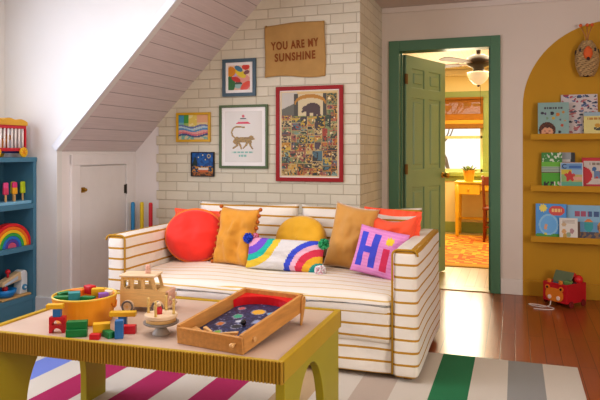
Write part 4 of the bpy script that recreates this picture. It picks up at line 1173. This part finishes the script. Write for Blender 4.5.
def pattern(u, v):
    for a, b, c, ry, rx, s in marks:
        x, y = u-a, v-b-(u-a)*s
        if (x/rx)**2+(y/ry)**2 < 1: return c
    return '#cfc6c2'
book('tall pale book covered in dark doodles at the back of the top ledge', .345, .61, LEDG[0], .325, .055, pattern, '#3a4658', (50, 56))
def yell(u, v):
    if .84 < v < 1: return '#9fb8c0'
    if .66 < v < .76 and .12 < u < .88 and int(u*30) % 5: return '#b8863a'
    if math.hypot(u-.5, (v-.42)*1.1) < .1: return '#c99a2a'
    if .2 < v < .34 and .35 < u < .75 and noise.noise(Vector((u*14, v*14, 0))) > -.1: return '#4a4a3a'
    return '#d9cf86'
book('small cream yellow book at the front right of the top ledge', .505, .70, LEDG[0], .178, .1, yell, '#c9bf76', (30, 30))
def greenb(u, v):
    if v > .72: return '#3f8a3a' if noise.noise(Vector((u*8, v*12, 0))) > -.15 else '#cfd8c4'
    if .58 < v <= .72: return '#6fb83a'
    if .44 < v <= .58: return '#a9b8a4' if int(v*60) % 3 else '#7f9a8a'
    if .41 < v <= .44: return '#5a3a2a'
    if v < .17 and noise.noise(Vector((u*9, v*9, 7))) > -.05: return '#2a2a22' if u < .6 else '#d8d2c0'
    return '#4fa82a'
book('bright green picture book, left on the middle ledge', .20, .352, LEDG[1], .275, .075, greenb, '#3a8a2a', (30, 44))
def darkb(u, v):
    if v > .8: return '#9aa0a0' if u < .75 else '#2a2c2a'
    if .6 < v < .72: return '#8a2a2a'
    return '#c9c4ba' if u < .7 else '#2c302c'
book('grey and maroon book at the back of the middle ledge between green and red', .335, .448, LEDG[1], .275, .045, darkb, '#23281f', (24, 40))
def redblue(u, v):
    if min(u, 1-u) < .03 or min(v, 1-v) < .025: return '#d8dad6'
    if v > .72: return '#6f9ac0' if not (.38 < u < .92 and .78 < v < .88) else '#3a6aa8'
    d = math.hypot(u-.42, (v-.45)*1.1)
    if d < .2+.05*math.sin(5*math.atan2(v-.45, u-.42)): return '#c0302a'
    if v > .52: return '#c9b83a' if u < .5 else '#8fb0c4'
    if .3 < v < .42 and u > .5: return '#d8a08a'
    if v < .22: return '#5fa88a'
    return '#8ab06a' if u < .5 else '#bcae6a'
book('white-edged picture book with a red creature standing in front on the middle ledge', .338, .50, LEDG[1], .195, .1, redblue, '#cfd4d0', (34, 40), texts=(('C', .05, -.33, .84, '#1f2c4a', 1),))
def redb(u, v):
    if v > .9 or u < .06: return '#c0202a'
    if (u-.0)**2/.35**2+(v-.4)**2/.3**2 < 1: return '#c01c26'
    if v < .1: return '#b8202a'
    if .74 < v < .82 and .25 < u < .8 and int(u*26) % 4: return '#8a7a6a'
    if math.hypot(u-.42, v-.62) < .08: return '#3a6a9a'
    if .3 < v < .55 and u > .4: return '#b84a4a' if noise.noise(Vector((u*8, v*8, 4))) > 0 else '#6a86a8'
    return '#c9c0b4'
book('red picture book at the right of the middle ledge', .495, .70, LEDG[1], .235, .08, redb, '#b01a24', (34, 36))
def blueb(u, v):
    if math.hypot(u-.24, (v-.87)*1.1) < .12+.02*math.cos(9*math.atan2(v-.87, u-.24)): return '#e8d85a'
    if ((u-.68)/.26)**2+((v-.8)/.15)**2 < 1: 
        return '#e8c47a' if (abs(v-.8) < .05 and abs(u-.68) < .17 and int(u*40) % 4) else '#d2504a'
    if v < .1+.03*math.sin(u*12): return '#4a9a3a'
    if .06 < v < .14 and math.hypot(u-.32, v-.1) < .05: return '#e8d84a'
    if math.hypot(u-.34, v-.36) < .045 or (.28 < u < .36 and .24 < v < .34): return '#d8a07a'
    d = math.hypot(u-.42, v-.38)
    return '#8ac0e0' if .26 < d < .32 else '#6aaee0' if d < .26 else '#4f9ad8'
book('sky blue picture book with a red oval title, left on the lowest ledge', .157, .385, LEDG[2], .268, .075, blueb, '#3a86c4', (44, 50))
def creamb(u, v):
    if .72 < v < .9 and .15 < u < .85 and int(v*44) % 3 == 0: return '#b0a89a'
    for a, b, c in ((.25, .7, '#c9b08a'), (.25, .35, '#d8a86a'), (.68, .38, '#b08a8a'), (.5, .2, '#9aa88a'), (.3, .15, '#c4a04a')):
        if math.hypot(u-a, v-b) < .12: return c
    return '#dcd8cc'
book('small cream book standing at the front of the lowest ledge', .33, .462, LEDG[2], .162, .1, creamb, '#d0ccc0', (26, 32))
def wideb(u, v):
    if .66 < v < .82 and .16 < u < .95 and int(u*34) % 5:
        return '#a8506a' if u < .5 else '#3a5a8a'
    if v < .6:
        if (u-.5)**2/.11**2+(v-.4)**2/.2**2 < 1: return '#d8823a' if v > .5 else '#2fa0a0'
        if (u-.86)**2/.16**2+(v-.35)**2/.22**2 < 1: return '#8a5a3a' if noise.noise(Vector((u*12, v*12, 0))) > 0 else '#c98a3a'
        if u < .3 and v < .5: return '#6a4a34'
        if v < .2: return '#4a4a5a' if noise.noise(Vector((u*14, v*10, 1))) > 0 else '#8a6a4a'
    return '#8ab8d0' if v > .5 else '#5f9ac0'
book('wide pale blue picture book at the right of the lowest ledge', .39, .70, LEDG[2], .262, .052, wideb, '#2f4a5a', (50, 44))

# ------------------------------------------------------------------ wicker bird head on the wall
t = thing('wicker_bird_head', 'woven wicker bird head with orange beak mounted in the yellow arch', 'wall ornament', (.532, YW, 1.76))
bm = new()
for k_ in range(26):
    f = k_/25; z = .004+.262*f; r = .083*math.sin(PI*(.13+.80*f))**.62
    tube(bm, [(r*math.cos(a), -.055-r*.8*math.sin(a)*1.0 if True else 0, z+.004*math.sin(a*9+k_*1.7)) for a in [2*PI*i/36 for i in range(36)]], .006, 6, closed=True)
obj('woven_head', bm, mat('wicker', '#b89a6a', .8, .25, 60), t, smooth=True)
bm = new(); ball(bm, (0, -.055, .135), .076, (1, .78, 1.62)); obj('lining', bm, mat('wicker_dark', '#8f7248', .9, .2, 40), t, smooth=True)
bm = new(); tube(bm, [(.074*math.cos(a), -.045, .118+.118*math.sin(a)) for a in [PI+PI*i/20 for i in range(21)]], .008, 8); obj('collar', bm, mat('collar_dark', '#3a2c20', .8, .1), t, smooth=True)
bm = new(); lathe(bm, [(0, 0), (.022, .01), (.034, .04), (.03, .075), (.012, .1), (0, .105)], seg=20)
bmesh.ops.transform(bm, matrix=Matrix.Translation((.0, -.118, .118)) @ Matrix.Rotation(.12, 4, 'X') @ Matrix.Diagonal((1, .7, 1, 1)), verts=bm.verts)
bk = obj('beak', bm, mat('beak_orange', '#d9672a', .7, .08), t, smooth=True)
bm = new(); ball(bm, (0, -.142, .122), .012, (1, .7, 1.2)); obj('beak_tip', bm, mat('beak_dark', '#4a2a22', .7), bk, smooth=True)
for s in (-1, 1):
    bm = new(); ball(bm, (s*.052, -.098, .195), .013, (.7, .6, 1.3)); obj('eye', bm, M_dark, t, smooth=True)
    bm = new(); ball(bm, (s*.08, -.05, .18), .018, (.5, .6, 1.5)); obj('ear', bm, mat('ear_dark', '#4a3626', .8), t, smooth=True)
for dx in (-.045, .0, .033):
    bm = new(); tube(bm, [(0, -.055, .255), (dx*.35, -.058, .32), (dx*1.05, -.06, .385)], .0035, 6); cr = obj('crest_stalk', bm, mat('stalk', '#b07a4a', .8), t, smooth=True)
    bm = new(); ball(bm, (dx*1.05, -.06, .395), .013); obj('crest_ball', bm, MATS['beak_orange'], cr, smooth=True)

# ------------------------------------------------------------------ pull cart
t = thing('pull_cart', 'red wooden pull-along cart with an orange animal face under the arch', 'toy', (.358, 5.165, 0), math.radians(-41))
M_cart = mat('cart_red', '#c01626', .35, .05)
hw, hd, z0, z1 = .105, .115, .03, .175
for a in ((-hw, hw, -hd, -hd+.012), (-hw, hw, hd-.012, hd)):
    bm = new(); bx(bm, a[0], a[1], a[2], a[3], z0, z1); obj('end_board', bm, M_cart, t, bevel=.004)
for x in (-hw, hw-.012):
    bm = new(); pts = [(-hd+.012, z0), (-hd+.05, z0)] + [(-hd+.05+.0, z0+.0)] + [(hd-.05, z0), (hd-.012, z0), (hd-.012, z1), (-hd+.012, z1)]
    prism(bm, pts, 'x', x, x+.012); obj('side_board', bm, M_cart, t, bevel=.003)
bm = new(); bx(bm, -hw+.012, hw-.012, -hd+.012, hd-.012, z0, z0+.012); obj('floor_board', bm, M_cart, t)
for sx in (-1, 1):
    for y in (-.07, .07):
        bm = new(); cyl(bm, (sx*(hw+.001), y, .025), (sx*(hw+.013), y, .025), .025, seg=22); obj('wheel', bm, mat('cart_wheel', '#7a1a1e', .4), t, bevel=.003)
yf = -hd
M_or = mat('face_orange', '#e0862a', .4, .05)
bm = new(); roundbox(bm, (-.075, yf-.008, .045), (.075, yf, .12), .0038, (6, 1, 4))
fc = [(.078*math.cos(a)**1 if True else 0, .085+.045*math.sin(a)) for a in [2*PI*i/28 for i in range(28)]]
bm.free(); bm = new(); prism(bm, [(.078*(abs(math.cos(a))**.7)*(1 if math.cos(a) > 0 else -1), .086+.05*(abs(math.sin(a))**.8)*(1 if math.sin(a) > 0 else -1)) for a in [2*PI*i/32 for i in range(32)]], 'y', yf-.007, yf)
face = obj('face', bm, M_or, t, bevel=.002, label='orange animal face on the front')
for s in (-1, 1):
    bm = new(); cyl(bm, (s*.06, yf-.008, .135), (s*.06, yf, .135), .019, seg=18); obj('eye_disc', bm, M_or, face)
    bm = new(); cyl(bm, (s*.06, yf-.01, .135), (s*.06, yf-.008, .135), .009, seg=14); obj('pupil', bm, mat('pupil_black', '#1c1414', .4), face)
    bm = new(); cyl(bm, (s*.038, yf-.011, .066), (s*.038, yf-.007, .066), .016, seg=16); obj('nostril', bm, mat('tooth_white', '#efd9d0', .5), face)
    bm = new(); roundbox(bm, (s*.05-.016, yf-.004, z1-.006), (s*.05+.016, yf+.014, z1+.024), .007, (2, 2, 2)); obj('ear', bm, M_or, t, smooth=True)
# toys in the cart: local frame to world
cw = Matrix.Translation((.358, 5.165, 0)) @ Matrix.Rotation(math.radians(-41), 4, 'Z')
def incart(name, label, bm, m, x, y, z, rz=0, **k):
    p = cw @ Vector((x, y, z)); o = obj(name, bm, m, loc=p, rot=(0, 0, math.radians(-41)+rz), **k); return tag(o, label, 'toy')
bm = new(); bx(bm, -.08, .08, -.005, .005, 0, .17); bmesh.ops.rotate(bm, cent=(0, 0, 0), matrix=Matrix.Rotation(-.5, 3, 'X'), verts=bm.verts)
incart('toy_board', 'flat grey-green toy board leaning in the back left of the red cart', bm, mat('grey_green_board', '#6d7a5a', .5, .06), -.022, -.045, .095, bevel=.003)
bm = new(); ball(bm, (0, 0, .032), .032); incart('toy_ball', 'red ball on top of the red cart, left of two', bm, mat('ball_red', '#d21e22', .4), .02, .07, .175, smooth=True)
bm = new(); ball(bm, (0, 0, .035), .035); incart('toy_ball', 'red ball on top of the red cart, nearer the right end', bm, MATS['ball_red'], .07, .068, .158, smooth=True)
bm = new(); roundbox(bm, (-.03, -.022, 0), (.03, .022, .05), .008); incart('toy_block', 'green toy block among the toys in the red cart', bm, mat('cart_green', '#6a8a4a', .5), .055, -.03, .142, .3, smooth=True)
bm = new(); roundbox(bm, (-.03, -.018, 0), (.03, .018, .03), .006); incart('toy_block', 'blue toy block just behind the cart face', bm, mat('cart_blue', '#4a6a9a', .5), -.02, -.075, .142, .1, smooth=True)
bm = new(); cyl(bm, (0, 0, 0), (0, 0, .025), .022, seg=20); incart('toy_disc', 'dark round toy piece behind the green block in the cart', bm, mat('cart_dark', '#2c3038', .5), .078, .005, .152)
bm = new(); bx(bm, -hw+.014, hw-.014, -hd+.014, hd-.014, 0, .098); 
incart('toy_heap', 'toy pieces filling the red cart', bm, mat('heap_mix', '#6a3a2a', .6, .3, 40), 0, 0, z0+.0125)['kind'] = 'stuff'
cp = cw @ Vector((-.03, -hd-.005, .03))
ctrl = [(cp.x, cp.y, .034), (cp.x-.01, cp.y-.03, .006), (.20, 5.0, .004), (.12, 5.03, .004), (.1, 5.07, .004), (.17, 5.06, .004), (.27, 4.99, .004), (.24, 4.93, .004), (.13, 4.93, .004)]
bm = new(); pts = []
P = [Vector(p) for p in ctrl]
for i in range(len(P)-1):
    p0, p1, p2, p3 = P[max(i-1, 0)], P[i], P[i+1], P[min(i+2, len(P)-1)]
    for k_ in range(6):
        s = k_/6; pts.append(.5*((2*p1)+(p2-p0)*s+(2*p0-5*p1+4*p2-p3)*s*s+(3*p1-p0-3*p2+p3)*s**3))
pts.append(P[-1]); tube(bm, [(p.x, p.y, max(p.z, .004)) for p in pts], .004, 8)
obj('pull_string', bm, mat('white_cord', '#d8ccc4', .8), smooth=True, label='white cord lying on the floor')
o = bpy.data.objects['pull_string']; o.parent = t; o.matrix_parent_inverse = cw.inverted()

# ================================================================== CAMERA
cam = bpy.data.cameras.new('camera'); co = bpy.data.objects.new('camera', cam); COL.objects.link(co)
cam.sensor_width = 36; cam.lens = 36*622/600; cam.shift_y = -48/600; cam.clip_start = .05
co.location = (0, 0, 1.165); co.rotation_euler = (PI/2, 0, math.radians(19.07))
SC.camera = co

# ================================================================== LIGHT
def area(name, loc, target, sx, sy, power, hexc):
    l = bpy.data.lights.new(name, 'AREA'); l.shape = 'RECTANGLE'; l.size = sx; l.size_y = sy; l.energy = power; l.color = lin(hexc)
    o = bpy.data.objects.new(name, l); COL.objects.link(o); o.location = loc
    o.rotation_euler = (Vector(target)-Vector(loc)).to_track_quat('-Z', 'Y').to_euler(); return o
area('dormer_window_light', (-3.56, 1.9, 1.55), (-2.0, 2.1, 1.2), 1.8, 1.15, 52, '#dfe8ff')
area('room_fill_light', (-.9, -2.1, 1.6), (-1.2, 3, 1.0), 3.0, 1.4, 26, '#fdf6ee')  # unseen fill added behind the camera, the front wall has no window
area('side_fill_light', (2.5, 1.2, 1.35), (-3.0, 4.0, 1.4), 1.6, 1.3, 98, '#fdf6f2')  # fill added to brighten closet and sloped ceiling, no window in this wall
area('overhead_fill_light', (-1.5, 2.3, 2.38), (-1.5, 2.3, 0), 1.6, 1.6, 26, '#fdfaf8')  # soft overhead fill added for seat and table top, no lamp hangs here
area('hall_light', (-.4, 7.6, 2.3), (-.4, 7.6, 0), 1.2, 1.6, 62, '#fff0cc')
area('hall_window_light', (-.88, 9.2, 1.45), (-.8, 6.0, .6), .85, .95, 40, '#fff2d2')
w = bpy.data.worlds.new('sky'); SC.world = w; w.use_nodes = True
bg = w.node_tree.nodes['Background']; bg.inputs[0].default_value = (1, .97, .92, 1); bg.inputs[1].default_value = 1.1
SC.view_settings.view_transform = 'Standard'; SC.view_settings.look = 'None'; SC.view_settings.exposure = .12; SC.view_settings.gamma = .88
